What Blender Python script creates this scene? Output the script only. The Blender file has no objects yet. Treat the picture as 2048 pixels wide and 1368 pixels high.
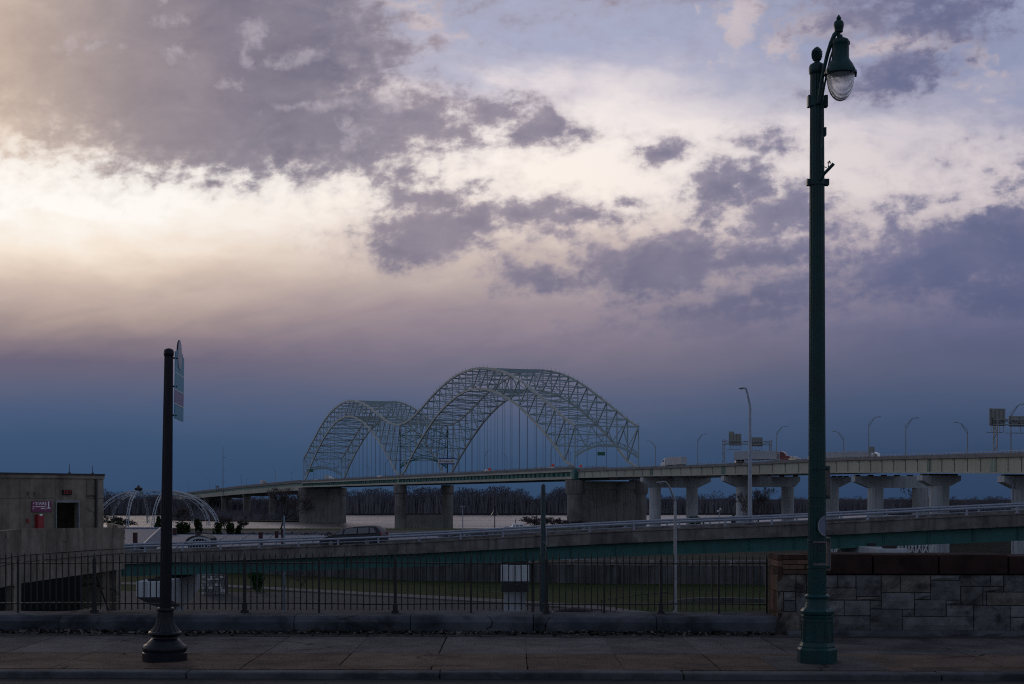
import bpy, bmesh, math, random
from mathutils import Vector, Matrix, noise as mnoise
S = bpy.context.scene
C = S.collection
R = math.radians
PI = math.pi
FPX, CX, HY, CAMZ = 2845.0, 1024.0, 995.0, 2.3      # lens in photo pixels, centre column, horizon row, eye height

# ---------------------------------------------------------------- camera
cam = bpy.data.objects.new('camera', bpy.data.cameras.new('camera'))
C.objects.link(cam)
cam.location = (0, 0, CAMZ)
cam.rotation_euler = (R(90), 0, 0)
cam.data.sensor_width = 36.0
cam.data.lens = 36.0 * FPX / 2048.0
cam.data.shift_y = (HY - 684.0) / 2048.0
cam.data.clip_start = 0.1
cam.data.clip_end = 30000
S.camera = cam

# ---------------------------------------------------------------- exposure
S.view_settings.view_transform = 'Standard'
S.view_settings.look = 'None'
S.view_settings.exposure = 0.0
S.view_settings.gamma = 1.0
S.render.film_transparent = False
S.cycles.use_denoising = False
S.cycles.filter_width = 1.1
S.cycles.sample_clamp_indirect = 4
S.cycles.max_bounces = 6
S.cycles.diffuse_bounces = 3
S.cycles.glossy_bounces = 3

# ---------------------------------------------------------------- sun behind thin cloud, low in front on the left
SUN_AZ, SUN_EL = R(-23), R(11)
sd = bpy.data.lights.new('sun', 'SUN')
sd.energy = 0.16
sd.angle = R(12)
sd.color = (1.0, 0.84, 0.70)
sun = bpy.data.objects.new('sun', sd)
C.objects.link(sun)
svec = Vector((math.sin(SUN_AZ) * math.cos(SUN_EL), math.cos(SUN_AZ) * math.cos(SUN_EL), math.sin(SUN_EL)))
sun.rotation_euler = svec.to_track_quat('Z', 'Y').to_euler()
sun.location = (0, 0, 60)


def lin(r, g, b):
    f = lambda c: (c / 255.0) / 12.92 if c <= 10 else (((c / 255.0) + 0.055) / 1.055) ** 2.4
    return (f(r), f(g), f(b))


# ---------------------------------------------------------------- sky
world = bpy.data.worlds.new('World')
S.world = world
world.use_nodes = True
wt = world.node_tree
wt.nodes.clear()


class NB:
    """small node-tree builder"""
    def __init__(self, tree):
        self.t = tree

    def node(self, kind, **kw):
        n = self.t.nodes.new(kind)
        for k, v in kw.items():
            setattr(n, k, v)
        return n

    def put(self, sock, v):
        if v is None:
            return
        if hasattr(v, 'is_output') or hasattr(v, 'links'):
            self.t.links.new(v, sock)
        else:
            try:
                sock.default_value = v
            except Exception:
                sock.default_value = tuple(v) + (1.0,) if len(v) == 3 else v

    def m(self, op, a, b=None, c=None, clamp=False):
        n = self.node('ShaderNodeMath', operation=op, use_clamp=clamp)
        self.put(n.inputs[0], a); self.put(n.inputs[1], b); self.put(n.inputs[2], c)
        return n.outputs[0]

    def vm(self, op, a, b=None, scale=None):
        n = self.node('ShaderNodeVectorMath', operation=op)
        self.put(n.inputs[0], a); self.put(n.inputs[1], b)
        if scale is not None:
            self.put(n.inputs['Scale'], scale)
        return n.outputs['Value'] if op in ('LENGTH', 'DOT_PRODUCT', 'DISTANCE') else n.outputs['Vector']

    def mix(self, f, a, b, blend='MIX'):
        n = self.node('ShaderNodeMix', data_type='RGBA', blend_type=blend)
        n.clamp_factor = True
        self.put(n.inputs[0], f); self.put(n.inputs[6], a); self.put(n.inputs[7], b)
        return n.outputs[2]

    def ramp(self, f, stops, interp='LINEAR'):
        n = self.node('ShaderNodeValToRGB')
        n.color_ramp.interpolation = interp
        e = n.color_ramp.elements
        while len(e) < len(stops):
            e.new(0.5)
        for k, (p, c) in enumerate(stops):
            e[k].position = p
            e[k].color = (c[0], c[1], c[2], 1.0) if not isinstance(c, (int, float)) else (c, c, c, 1.0)
        self.put(n.inputs[0], f)
        return n.outputs[0]

    def step(self, v, lo, hi, o0=0.0, o1=1.0, smooth=True):
        n = self.node('ShaderNodeMapRange', interpolation_type='SMOOTHSTEP' if smooth else 'LINEAR')
        self.put(n.inputs[0], v)
        for k, q in zip((1, 2, 3, 4), (lo, hi, o0, o1)):
            self.put(n.inputs[k], q)
        return n.outputs[0]

    def noise(self, vec, scale, detail=4, rough=0.5, dist=0.0, color=False, dims='3D', w=0.0):
        n = self.node('ShaderNodeTexNoise', noise_dimensions=dims)
        self.put(n.inputs['Vector'], vec)
        n.inputs['Scale'].default_value = scale
        n.inputs['Detail'].default_value = detail
        n.inputs['Roughness'].default_value = rough
        n.inputs['Distortion'].default_value = dist
        if dims == '4D':
            n.inputs['W'].default_value = w
        return n.outputs['Color'] if color else n.outputs[0]

    def xyz(self, x, y, z):
        n = self.node('ShaderNodeCombineXYZ')
        self.put(n.inputs[0], x); self.put(n.inputs[1], y); self.put(n.inputs[2], z)
        return n.outputs[0]

    def mapping(self, vec, loc, rot, scale, kind='TEXTURE'):
        n = self.node('ShaderNodeMapping', vector_type=kind)
        self.put(n.inputs['Vector'], vec)
        n.inputs['Location'].default_value = loc
        n.inputs['Rotation'].default_value = rot
        n.inputs['Scale'].default_value = scale
        return n.outputs[0]


W = NB(wt)
tc = W.node('ShaderNodeTexCoord')
sx = W.node('ShaderNodeSeparateXYZ')
wt.links.new(tc.outputs['Generated'], sx.inputs[0])
dx, dy, dz = sx.outputs
# heading and elevation as tangents on the western sky: a in 0..2.05 across the west, e falling from the zenith side to 0.995 at the horizon
den = W.m('MAXIMUM', dy, 0.12)
gx = W.m('MULTIPLY_ADD', W.m('DIVIDE', dx, den), FPX / 1000, CX / 1000)
gy = W.m('MULTIPLY_ADD', W.m('DIVIDE', dz, den), -FPX / 1000, HY / 1000)
q0 = W.xyz(gx, gy, 0.0)


def blobfield(vec, blobs, k=0.12):
    acc = None
    for i, (bx, by, rx, ry, rot, amp) in enumerate(blobs):
        if i % 8 == 7:                      # chains the evaluation order so that the shader stack stays small
            vec = W.vm('ADD', vec, W.vm('SCALE', vec, scale=W.m('MULTIPLY', acc, 1e-9)))
        v = W.mapping(vec, (bx, by, 0), (0, 0, R(rot)), (rx * 1.28, ry * 1.32, 1))
        f = W.m('MULTIPLY_ADD', W.vm('LENGTH', v), -amp, amp)
        if acc is None:
            acc = f
        else:
            n = W.node('ShaderNodeMath', operation='SMOOTH_MAX')
            W.put(n.inputs[0], acc); W.put(n.inputs[1], f); n.inputs[2].default_value = k
            acc = n.outputs[0]
    return acc


# domain warp: billowing edges
wv = W.vm('SUBTRACT', W.noise(q0, 8.0, 6, 0.60, color=True), (0.5, 0.5, 0.5))
qw = W.vm('MULTIPLY_ADD', wv, (0.15, 0.085, 0.0), None)
qw.node.inputs[2].default_value = (0, 0, 0)
wt.links.new(q0, qw.node.inputs[2])

# stretched fine noise used to break every cloud up
n_f = W.noise(W.mapping(q0, (0, 0, 0), (0, 0, R(-8)), (1.0, 0.70, 1.0)), 21.0, 10, 0.60, 0.1)
n_m = W.noise(W.mapping(q0, (3.1, 1.7, 0), (0, 0, R(-6)), (1.0, 0.55, 1.0)), 5.0, 6, 0.55, 0.3)
n_s = W.noise(W.mapping(q0, (7.3, 4.1, 0), (0, 0, R(-9)), (1.0, 0.25, 1.0)), 4.5, 6, 0.55, 0.25)

# --- base light of the sky (thin high veil), three columns blended across
def col(*stops):
    return [(p, lin(*c)) for p, c in stops]

n_l = W.noise(W.mapping(q0, (5.1, 9.7, 0), (0, 0, R(8)), (1.0, 0.40, 1.0)), 3.2, 7, 0.58, 0.2)
gyc = W.m('ADD', gy, W.m('MULTIPLY', W.m('SUBTRACT', n_s, 0.5), 0.03))
gyc = W.m('MULTIPLY_ADD', W.m('MULTIPLY', W.m('SUBTRACT', n_l, 0.5), W.step(gy, 0.40, 0.62, 1.0, 0.15)), 0.26, gyc)
left = W.ramp(gyc, col((0, (196, 184, 182)), (.11, (196, 174, 160)), (.20, (214, 192, 174)), (.27, (240, 224, 210)), (.33, (255, 249, 242)), (.43, (255, 251, 245)), (.50, (245, 230, 214)),
                       (.545, (224, 204, 188)), (.59, (198, 178, 167)), (.64, (172, 153, 148)), (.68, (137, 123, 131)), (.725, (108, 102, 122)), (.77, (92, 98, 123)), (.82, (74, 91, 122)), (.88, (60, 83, 115)), (1, (50, 74, 106))))
mid = W.ramp(gyc, col((0, (168, 172, 196)), (.08, (170, 174, 199)), (.125, (190, 188, 206)), (.17, (222, 214, 219)), (.26, (252, 242, 236)), (.38, (252, 241, 232)), (.45, (234, 218, 208)), (.51, (206, 189, 182)),
                      (.56, (186, 170, 167)), (.62, (156, 141, 150)), (.69, (132, 122, 138)), (.74, (112, 109, 129)), (.80, (88, 97, 124)), (.86, (69, 87, 117)), (.93, (55, 77, 108)), (1, (48, 71, 102))))
right = W.ramp(gyc, col((0, (154, 160, 187)), (.15, (146, 153, 183)), (.21, (170, 169, 190)), (.26, (206, 198, 206)), (.36, (218, 207, 209)), (.42, (206, 194, 196)), (.50, (172, 160, 172)),
                        (.58, (130, 124, 146)), (.66, (97, 101, 131)), (.73, (88, 95, 122)), (.79, (75, 88, 117)), (.835, (64, 81, 111)), (.90, (52, 71, 101)), (1, (45, 65, 95))))
base = W.mix(W.step(gx, 0.15, 1.0), left, mid)
base = W.mix(W.step(gx, 1.05, 1.95), base, right)

# --- pale cumulus (lit tops) in the blue part of the sky
pale_blobs = [(.845, .040, .060, .026, 4, 1.0), (.755, .055, .022, .018, 0, .8), (.905, .070, .03, .014, 0, .7), (.81, .004, .08, .016, 0, .9), (.885, .085, .022, .010, 0, .6),
              (1.485, .030, .045, .060, 20, 1.0), (1.570, .088, .040, .030, 0, .8), (1.66, .045, .11, .035, 0, .9), (1.80, .085, .16, .030, -4, .9),
              (1.40, .018, .02, .015, 0, .6), (1.95, .12, .06, .05, 0, .5), (1.98, .20, .05, .012, 0, .5), (1.43, .12, .03, .02, 0, .5)]
pf = W.m('ADD', blobfield(qw, pale_blobs), W.m('MULTIPLY', W.m('SUBTRACT', n_f, 0.5), 2.2))
pa = W.m('MULTIPLY', W.step(pf, 0.05, 0.75), 0.75)
base = W.mix(pa, base, lin(214, 198, 198))

# --- dark cloud bodies
dark_blobs = [
    (.20, .07, .42, .200, 0, 3.0), (.50, .09, .25, .18, 0, 3.0), (.42, .21, .37, .115, 6, 3.0), (.66, .25, .21, .085, 6, 2.2), (.63, .03, .08, .07, 0, 1.0),
    (.735, .105, .085, .060, 0, 1.5), (.795, .092, .050, .022, 0, .9), (.745, .165, .050, .06, 0, .9), (.825, .245, .088, .060, 0, 1.6), (.78, .30, .08, .035, 0, 1.0),
    (.285, .345, .105, .016, 0, .7), (.44, .335, .07, .020, 0, .8), (.56, .335, .10, .024, -8, .8), (.66, .330, .10, .028, 0, .9), (.43, .375, .03, .012, 0, .6), (.50, .374, .035, .008, 0, .5),
    (.80, .365, .060, .035, 0, 1.1), (.855, .395, .075, .035, 10, 1.1), (.93, .385, .060, .015, 0, .6),
    (.85, .470, .115, .050, -6, 2.2), (.93, .440, .080, .034, -12, 1.4), (1.05, .424, .085, .024, -4, 1.4), (1.17, .432, .080, .016, 0, 1.1), (.96, .487, .060, .014, 0, .8), (.78, .470, .06, .02, 0, .7), (1.14, .455, .06, .012, -4, .6),
    (.975, .225, .060, .022, 0, 1.4), (1.045, .203, .050, .012, 0, .8), (.915, .262, .050, .028, 0, .8), (1.085, .262, .065, .036, -4, 1.7), (1.105, .235, .022, .022, 0, .9), (1.165, .268, .040, .012, 0, .7), (.96, .288, .05, .010, 0, .6),
    (1.312, .302, .042, .026, -12, 1.5), (1.532, .287, .050, .020, 0, .8), (1.428, .378, .052, .042, -10, 1.7), (1.405, .432, .026, .024, 0, .8), (1.505, .372, .050, .044, 10, 1.5),
    (1.575, .415, .078, .042, -10, 1.8), (1.53, .455, .075, .026, -18, 1.0), (1.60, .455, .06, .02, -10, .8), (1.685, .458, .040, .020, -14, .8), (1.835, .402, .055, .013, -4, .8), (1.785, .445, .040, .034, -20, .9), (1.27, .405, .03, .010, 0, .6),
    (1.325, .535, .165, .058, -8, 2.3), (1.065, .560, .082, .036, 4, 1.6), (1.20, .498, .085, .028, -10, .9), (1.50, .520, .21, .034, -8, 1.4), (1.24, .57, .08, .026, -8, .8), (1.00, .515, .03, .02, 20, .6),
    (1.97, .505, .27, .078, -12, 2.2), (1.86, .565, .15, .040, -6, 1.7), (2.02, .59, .22, .065, 0, 1.8), (1.72, .520, .13, .024, -14, .8),
    (1.50, .590, .26, .036, -12, 1.3), (1.45, .640, .30, .050, -8, 1.2), (1.70, .555, .06, .020, -10, .6),
    (1.70, .022, .10, .048, -6, .85), (1.875, .030, .12, .052, -6, .95), (1.795, .140, .080, .036, -22, 1.5), (1.74, .165, .07, .02, -16, .6), (1.90, .115, .05, .015, 0, .6), (1.50, -.03, .3, .03, 0, .5), (.885, .085, .022, .012, 0, .7),
    (.15, -.16, .9, .16, 0, 1.2), (1.9, -.2, .7, .14, 0, .9), (2.5, .3, .35, .10, -8, 1.1), (2.9, .55, .6, .12, -6, 1.2), (-.45, .15, .5, .12, 0, 1.1),
]
df = blobfield(qw, dark_blobs, 0.10)
nn = W.m('ADD', W.m('MULTIPLY', W.m('SUBTRACT', n_f, 0.5), 3.3), W.m('MULTIPLY', W.m('SUBTRACT', n_m, 0.5), 1.2))
dd = W.m('ADD', df, nn)
soft = W.step(gy, 0.45, 0.66, 1.10, 1.5)          # low clouds have softer edges
da = W.step(dd, -0.20, W.m('SUBTRACT', soft, 0.28))
# holes of light inside the big bank
core = W.step(dd, 0.15, 1.6)
ccol = W.ramp(W.m('MULTIPLY', gx, 0.5), col((0, (186, 166, 154)), (.06, (166, 150, 147)), (.13, (138, 128, 136)), (.20, (119, 112, 128)), (.25, (112, 107, 126)), (.36, (106, 104, 126)), (.44, (126, 119, 138)),
                                          (.60, (112, 109, 134)), (.76, (104, 105, 134)), (.90, (92, 100, 136)), (1, (84, 94, 130))))
edge = W.ramp(W.m('MULTIPLY', gx, 0.5), col((0, (218, 198, 182)), (.13, (172, 159, 161)), (.25, (148, 140, 153)), (.40, (156, 146, 158)), (.60, (156, 146, 160)), (.80, (134, 130, 154)), (1, (112, 113, 144))))
mott = W.m('MULTIPLY_ADD', W.m('SUBTRACT', W.noise(W.mapping(q0, (1, 2, 0), (0, 0, 0), (1, .6, 1)), 6.0, 8, 0.62, 0.3), 0.5), 1.7, W.m('MULTIPLY_ADD', core, 0.62, 0.12), clamp=True)
cc = W.mix(mott, edge, ccol)
lowf = W.step(gy, 0.47, 0.66)
cc = W.mix(W.m('MULTIPLY', lowf, 0.55), cc, lin(86, 92, 124))
hole_blobs = [(.505, .060, .035, .030, 0, 1.0), (.495, .100, .018, .034, 0, .9), (.615, .112, .050, .020, -8, 1.0), (.55, .118, .03, .016, 0, .8), (.36, .105, .03, .014, 0, .7), (.66, .212, .060, .014, -8, 1.0), (.60, .220, .05, .010, -6, .8),
              (.46, .160, .02, .012, 0, .8), (.315, .005, .012, .016, 20, .9), (.17, .09, .05, .02, 0, .6), (.335, .05, .03, .014, 0, .6), (.775, .200, .030, .030, 0, 1.1), (.72, .28, .035, .020, -30, .9), (.70, .255, .02, .02, 0, .7)]
hf = W.m('ADD', blobfield(qw, hole_blobs), W.m('MULTIPLY', W.m('SUBTRACT', W.noise(q0, 34.0, 6, 0.6), 0.5), 2.4))
cc = W.mix(W.m('MULTIPLY', W.step(hf, -0.05, 1.1), 0.40), cc, lin(205, 196, 205))
fade = W.step(gy, 0.60, 0.72, 1.0, 0.0)
veil = W.m('MULTIPLY', W.m('MULTIPLY', W.step(dd, -1.1, 0.45), fade), 0.30)
base = W.mix(veil, base, edge)
west = W.mix(W.m('MULTIPLY', W.m('MULTIPLY', da, fade), 0.91), base, cc)
# broad soft streaks of the grey bank near the horizon
st = W.step(W.m('ADD', n_s, W.m('MULTIPLY', W.m('SUBTRACT', n_m, 0.5), 0.5)), 0.35, 0.75)
west = W.mix(W.m('MULTIPLY', W.m('MULTIPLY', st, W.step(gy, .50, .64)), W.step(gy, .68, .80, .12, 0)), west, lin(62, 72, 106))

# the rest of the sky: dusk sky (Nishita) under an added unseen cloud deck, toned to lift the foreground
sky = W.node('ShaderNodeTexSky', sky_type='NISHITA')
sky.sun_disc = False
sky.sun_elevation = SUN_EL
sky.sun_rotation = SUN_AZ
sky.altitude = 80
sky.air_density = 1.0
sky.dust_density = 1.6
east = W.vm('SCALE', sky.outputs[0], scale=0.05)
deck_n = W.noise(tc.outputs['Generated'], 2.6, 6, 0.55, 0.3)
east = W.mix(W.step(deck_n, .35, .62), east, lin(152, 162, 188))
wmask = W.m('MULTIPLY', W.step(dy, 0.15, 0.55), W.step(dz, 0.62, 0.36))
skycol = W.mix(wmask, east, west)
below = W.step(dz, -0.02, -0.10)
skycol = W.mix(below, skycol, lin(34, 40, 58))
bg = W.node('ShaderNodeBackground')
W.put(bg.inputs['Color'], skycol)
bg.inputs['Strength'].default_value = 1.0
wo = W.node('ShaderNodeOutputWorld')
wt.links.new(bg.outputs[0], wo.inputs[0])
world.cycles.sampling_method = 'MANUAL'
world.cycles.sample_map_resolution = 1024

# ---------------------------------------------------------------- helpers
def P(px, py, D):
    """where the sight line through column px, row py of the photograph stands at distance D"""
    return Vector(((px - CX) * D / FPX, D, CAMZ - (py - HY) * D / FPX))


def X(px, D):
    return (px - CX) * D / FPX


def Z(py, D):
    return CAMZ - (py - HY) * D / FPX


def wpos(o):
    v = Vector((0, 0, 0))
    while o is not None:
        v += o.location
        o = o.parent
    return v


def tag(o, label=None, cat=None, group=None, kind=None):
    for k, v in (('label', label), ('category', cat), ('group', group), ('kind', kind)):
        if v:
            o[k] = v
    return o


def thing(name, label, cat, loc=(0, 0, 0), group=None):
    o = bpy.data.objects.new(name, None)
    o.empty_display_size = 0.2
    C.objects.link(o)
    o.location = loc
    return tag(o, label, cat, group)


def copy_tree(o, parent=None):
    c = o.copy()
    C.objects.link(c)
    c.parent = parent
    for ch in list(o.children):
        copy_tree(ch, c)
    return c


class MB:
    def __init__(self):
        self.v, self.f = [], []

    def add(self, vs, fs):
        n = len(self.v)
        self.v += [Vector(p) for p in vs]
        self.f += [tuple(i + n for i in f) for f in fs]
        return self

    def box(self, x0, x1, y0, y1, z0, z1):
        return self.hexa([(x0, y0, z0), (x1, y0, z0), (x1, y1, z0), (x0, y1, z0)], [(x0, y0, z1), (x1, y0, z1), (x1, y1, z1), (x0, y1, z1)])

    def hexa(self, lo, hi):
        n = len(lo)
        fs = [tuple(range(n))[::-1], tuple(range(n, 2 * n))]
        fs += [(i, (i + 1) % n, n + (i + 1) % n, n + i) for i in range(n)]
        return self.add(list(lo) + list(hi), fs)

    def prism(self, pts, off):
        off = Vector(off)
        return self.hexa(pts, [Vector(p) + off for p in pts])

    def bar(self, p0, p1, w, h=None, up=(0, 0, 1)):
        p0, p1 = Vector(p0), Vector(p1)
        h = w if h is None else h
        d = (p1 - p0)
        if d.length < 1e-6:
            return self
        d.normalize()
        u = Vector(up)
        s = d.cross(u)
        if s.length < 1e-3:
            s = d.cross(Vector((1, 0, 0)))
        s.normalize()
        t = s.cross(d)
        q = [s * (w / 2) + t * (h / 2), s * (-w / 2) + t * (h / 2), s * (-w / 2) + t * (-h / 2), s * (w / 2) + t * (-h / 2)]
        return self.hexa([p0 + a for a in q], [p1 + a for a in q])

    def rings(self, rings, cap=True, closed=True):
        n = len(rings[0])
        b = len(self.v)
        for r in rings:
            self.v += [Vector(p) for p in r]
        for k in range(len(rings) - 1):
            for i in range(n if closed else n - 1):
                j = (i + 1) % n
                self.f.append((b + k * n + i, b + k * n + j, b + (k + 1) * n + j, b + (k + 1) * n + i))
        if cap:
            self.f.append(tuple(b + i for i in range(n))[::-1])
            self.f.append(tuple(b + (len(rings) - 1) * n + i for i in range(n)))
        return self

    def path(self, pts, rad, n=8, cap=True):
        pts = [Vector(p) for p in pts]
        rs = rad if isinstance(rad, (list, tuple)) else [rad] * len(pts)
        rings = []
        for k, p in enumerate(pts):
            a = pts[max(k - 1, 0)]
            c = pts[min(k + 1, len(pts) - 1)]
            d = (c - a).normalized()
            s = d.cross(Vector((0, 0, 1)))
            if s.length < 1e-2:
                s = d.cross(Vector((0, 1, 0)))
            s.normalize()
            t = s.cross(d)
            rings.append([p + (s * math.cos(2 * PI * i / n) + t * math.sin(2 * PI * i / n)) * rs[k] for i in range(n)])
        return self.rings(rings, cap)

    def tube(self, p0, p1, r0, r1=None, n=8):
        return self.path([p0, p1], [r0, r0 if r1 is None else r1], n)

    def lathe(self, prof, c=(0, 0, 0), n=24, flutes=0, depth=0.0, rot=0.0, frange=None):
        c = Vector(c)
        rings = []
        for r, z in prof:
            ring = []
            for i in range(n):
                a = rot + 2 * PI * i / n
                rr = r
                if flutes and (frange is None or frange[0] <= z <= frange[1]):
                    rr = r * (1 - depth * (0.5 - 0.5 * math.cos(flutes * a)))
                ring.append(c + Vector((rr * math.cos(a), rr * math.sin(a), z)))
            rings.append(ring)
        return self.rings(rings)

    def quad(self, a, b, c, d):
        return self.add([a, b, c, d], [(0, 1, 2, 3)])

    def ball(self, c, r, n=8, m=6, sq=(1, 1, 1)):
        c = Vector(c)
        prof = []
        rings = []
        for k in range(m + 1):
            t = -PI / 2 + PI * k / m
            rr = max(math.cos(t), 0.02) * r
            rings.append([c + Vector((rr * math.cos(2 * PI * i / n) * sq[0], rr * math.sin(2 * PI * i / n) * sq[1], math.sin(t) * r * sq[2])) for i in range(n)])
        return self.rings(rings)

    def merge(self, other):
        return self.add(other.v, other.f)

    def build(self, name, mat, parent=None, smooth=False, label=None):
        me = bpy.data.meshes.new(name)
        off = wpos(parent) if parent is not None else Vector((0, 0, 0))
        me.from_pydata([tuple(p - off) for p in self.v], [], self.f)
        me.materials.append(mat)
        if smooth:
            me.polygons.foreach_set('use_smooth', [True] * len(me.polygons))
            try:
                me.set_sharp_from_angle(angle=R(40))
            except Exception:
                pass
        o = bpy.data.objects.new(name, me)
        C.objects.link(o)
        if parent is not None:
            o.parent = parent
        if label:
            o['label'] = label
        return o


def struct(name, mb, mat):
    return tag(mb.build(name, mat), kind='structure')


def solid(name, mb, mat, label, cat, group=None, smooth=False):
    """a thing that is one mesh, its origin brought to its base"""
    o = mb.build(name, mat, None, smooth)
    tag(o, label, cat, group)
    return o


def text_mesh(s, size, extrude=0.004, align='CENTER'):
    cu = bpy.data.curves.new('lettering', 'FONT')
    cu.body = s
    cu.size = size
    cu.extrude = extrude
    cu.align_x = align
    cu.align_y = 'CENTER'
    cu.resolution_u = 3
    o = bpy.data.objects.new('lettering', cu)
    C.objects.link(o)
    bpy.context.view_layer.update()
    me = bpy.data.meshes.new_from_object(o)
    vs = [v.co.copy() for v in me.vertices]
    fs = [tuple(p.vertices) for p in me.polygons]
    bpy.data.objects.remove(o)
    bpy.data.curves.remove(cu)
    bpy.data.meshes.remove(me)
    return vs, fs


def put_text(mb, s, size, origin, xdir, nrm, extrude=0.004, align='CENTER', sx=1.0):
    vs, fs = text_mesh(s, size, extrude, align)
    xd = Vector(xdir).normalized()
    nd = Vector(nrm).normalized()
    up = nd.cross(xd).normalized()
    o = Vector(origin)
    mb.add([o + xd * (v.x * sx) + up * v.y + nd * v.z for v in vs], fs)


# ---------------------------------------------------------------- materials
def mat(name, c1, c2=None, scale=3.0, rough=0.8, metal=0.0, bump=0.0, bscale=None, streak=0.0, island=0.0, spec=0.5, detail=6, dirt=None, dirt_scale=0.6, dirt_amt=0.5, coat=0.0, stretch=(1, 1, 1), tints=None, crack=0.0, crack_scale=.5):
    m = bpy.data.materials.new(name)
    m.use_nodes = True
    t = m.node_tree
    b = NB(t)
    pr = t.nodes['Principled BSDF']
    pr.inputs['Roughness'].default_value = rough
    pr.inputs['Metallic'].default_value = metal
    pr.inputs['Specular IOR Level'].default_value = spec
    pr.inputs['Coat Weight'].default_value = coat
    tcn = b.node('ShaderNodeTexCoord')
    v = b.mapping(tcn.outputs['Object'], (0, 0, 0), (0, 0, 0), stretch, 'POINT')
    if c2 is None:
        c2 = tuple(min(1, c * 1.35) for c in c1)
    n = b.noise(v, scale, detail, 0.6)
    colr = b.mix(b.step(n, 0.3, 0.7), c1, c2)
    if dirt is not None:
        d = b.noise(b.mapping(tcn.outputs['Object'], (3, 5, 7), (0, 0, 0), (1, 1, 1), 'POINT'), dirt_scale, 7, 0.65, 0.4)
        colr = b.mix(b.m('MULTIPLY', b.step(d, 0.45, 0.68), dirt_amt), colr, dirt)
    if streak:
        sn = b.noise(b.mapping(tcn.outputs['Object'], (0, 0, 0), (0, 0, 0), (1, 1, 0.04), 'POINT'), 2.2, 6, 0.65)
        colr = b.mix(b.m('MULTIPLY', b.step(sn, 0.42, 0.70), streak), colr, tuple(c * 0.35 for c in c1))
    if crack:
        vo = b.node('ShaderNodeTexVoronoi', feature='DISTANCE_TO_EDGE')
        wv2 = b.vm('SUBTRACT', b.noise(tcn.outputs['Object'], 2.5, 5, .6, color=True), (.5, .5, .5))
        vin = b.vm('ADD', tcn.outputs['Object'], b.vm('SCALE', wv2, scale=.55))
        b.put(vo.inputs['Vector'], vin)
        vo.inputs['Scale'].default_value = crack_scale
        ln_ = b.step(vo.outputs[0], .004, .016, 1.0, 0.0)
        msk = b.step(b.noise(tcn.outputs['Object'], .45, 2, .5), .50, .60)
        colr = b.mix(b.m('MULTIPLY', b.m('MULTIPLY', ln_, msk), crack), colr, (.008, .008, .009))
    if tints:
        ge = b.node('ShaderNodeNewGeometry')
        colr = b.mix(1.0, colr, b.ramp(ge.outputs['Random Per Island'], tints, 'CONSTANT'), 'MULTIPLY')
    if island:
        ge = b.node('ShaderNodeNewGeometry')
        colr = b.mix(island, colr, b.ramp(ge.outputs['Random Per Island'], [(0, tuple(c * 0.45 for c in c1)), (.5, c1), (1, tuple(min(1, c * 1.9) for c in c2))]))
    b.put(pr.inputs['Base Color'], colr)
    if bump:
        bn = b.noise(v, bscale or scale * 6, 6, 0.6)
        bp = b.node('ShaderNodeBump')
        bp.inputs['Strength'].default_value = bump
        bp.inputs['Distance'].default_value = 0.02
        b.put(bp.inputs['Height'], bn)
        b.put(pr.inputs['Normal'], bp.outputs[0])
    return m


M = {}
M['asphalt'] = mat('asphalt', (.022, .022, .025), (.036, .035, .037), 2.0, .85, bump=.4, bscale=60, spec=0.12)
M['kerb'] = mat('kerb_concrete', (.055, .058, .066), (.095, .098, .105), 1.6, .9, bump=.5, bscale=18, dirt=(.02, .02, .024), dirt_scale=1.2, dirt_amt=.75, spec=0.12)
M['lowwall'] = mat('weathered_concrete', (.045, .052, .064), (.095, .100, .112), 1.3, .9, bump=.5, bscale=14, dirt=(.012, .014, .018), dirt_scale=.9, dirt_amt=.85, spec=.05, crack=.9, crack_scale=.8)
M['iron'] = mat('black_iron', (.012, .010, .012), (.020, .017, .018), 8, .55, 0.3)
M['rust'] = mat('rusty_iron', (.04, .022, .016), (.02, .014, .012), 10, .8)
M['postpaint'] = mat('black_paint', (.006, .006, .011), (.010, .010, .016), 5, .38, spec=.22)
M['green'] = mat('green_paint', (.004, .034, .036), (.006, .046, .047), 5, .36, spec=.22, dirt=(.016, .030, .030), dirt_scale=3.5, dirt_amt=.7, bump=.25, bscale=30)
M['iron_grey'] = mat('grey_steel', (.16, .17, .18), (.24, .25, .26), 3, .5, .4)
M['carmatte'] = mat('worn_dark_paint', (.008, .008, .012), None, 3, .8, spec=.08)
M['stone'] = mat('ashlar_stone', (.098, .099, .102), (.172, .171, .172), 4.5, .95, bump=1.0, bscale=14, dirt=(.020, .019, .022), dirt_scale=2.6, dirt_amt=.8, spec=.05, detail=10,
                  tints=[(0, (.74, .73, .73)), (.16, (.98, .97, .97)), (.34, (.86, .86, .88)), (.5, (1.05, .93, .82)), (.62, (1.12, 1.10, 1.10)), (.78, (.78, .77, .78)), (.9, (1.0, .92, .85))])
M['mortar'] = mat('mortar', (.055, .054, .054), (.075, .073, .072), 4, .95, spec=0.05)
M['brown'] = mat('brownstone', (.026, .016, .015), (.044, .026, .023), 2.5, .9, bump=.6, bscale=10, dirt=(.012, .009, .009), dirt_scale=2.0, dirt_amt=.7, spec=0.05)
M['brick'] = mat('old_brick', (.060, .036, .028), (.10, .062, .048), 3, .9, bump=.5, island=.6, spec=0.05)
M['garage'] = mat('garage_concrete', (.17, .145, .118), (.29, .252, .210), 1.4, .95, bump=.35, bscale=12, streak=.45, dirt=(.05, .045, .04), dirt_scale=.5, dirt_amt=.55, spec=.05, crack=.7, crack_scale=.35)
M['dark'] = mat('dark_recess', (.006, .006, .006), (.009, .009, .009), 2, .9)  # near-black for joints and pits, and for shade painted into openings
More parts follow.
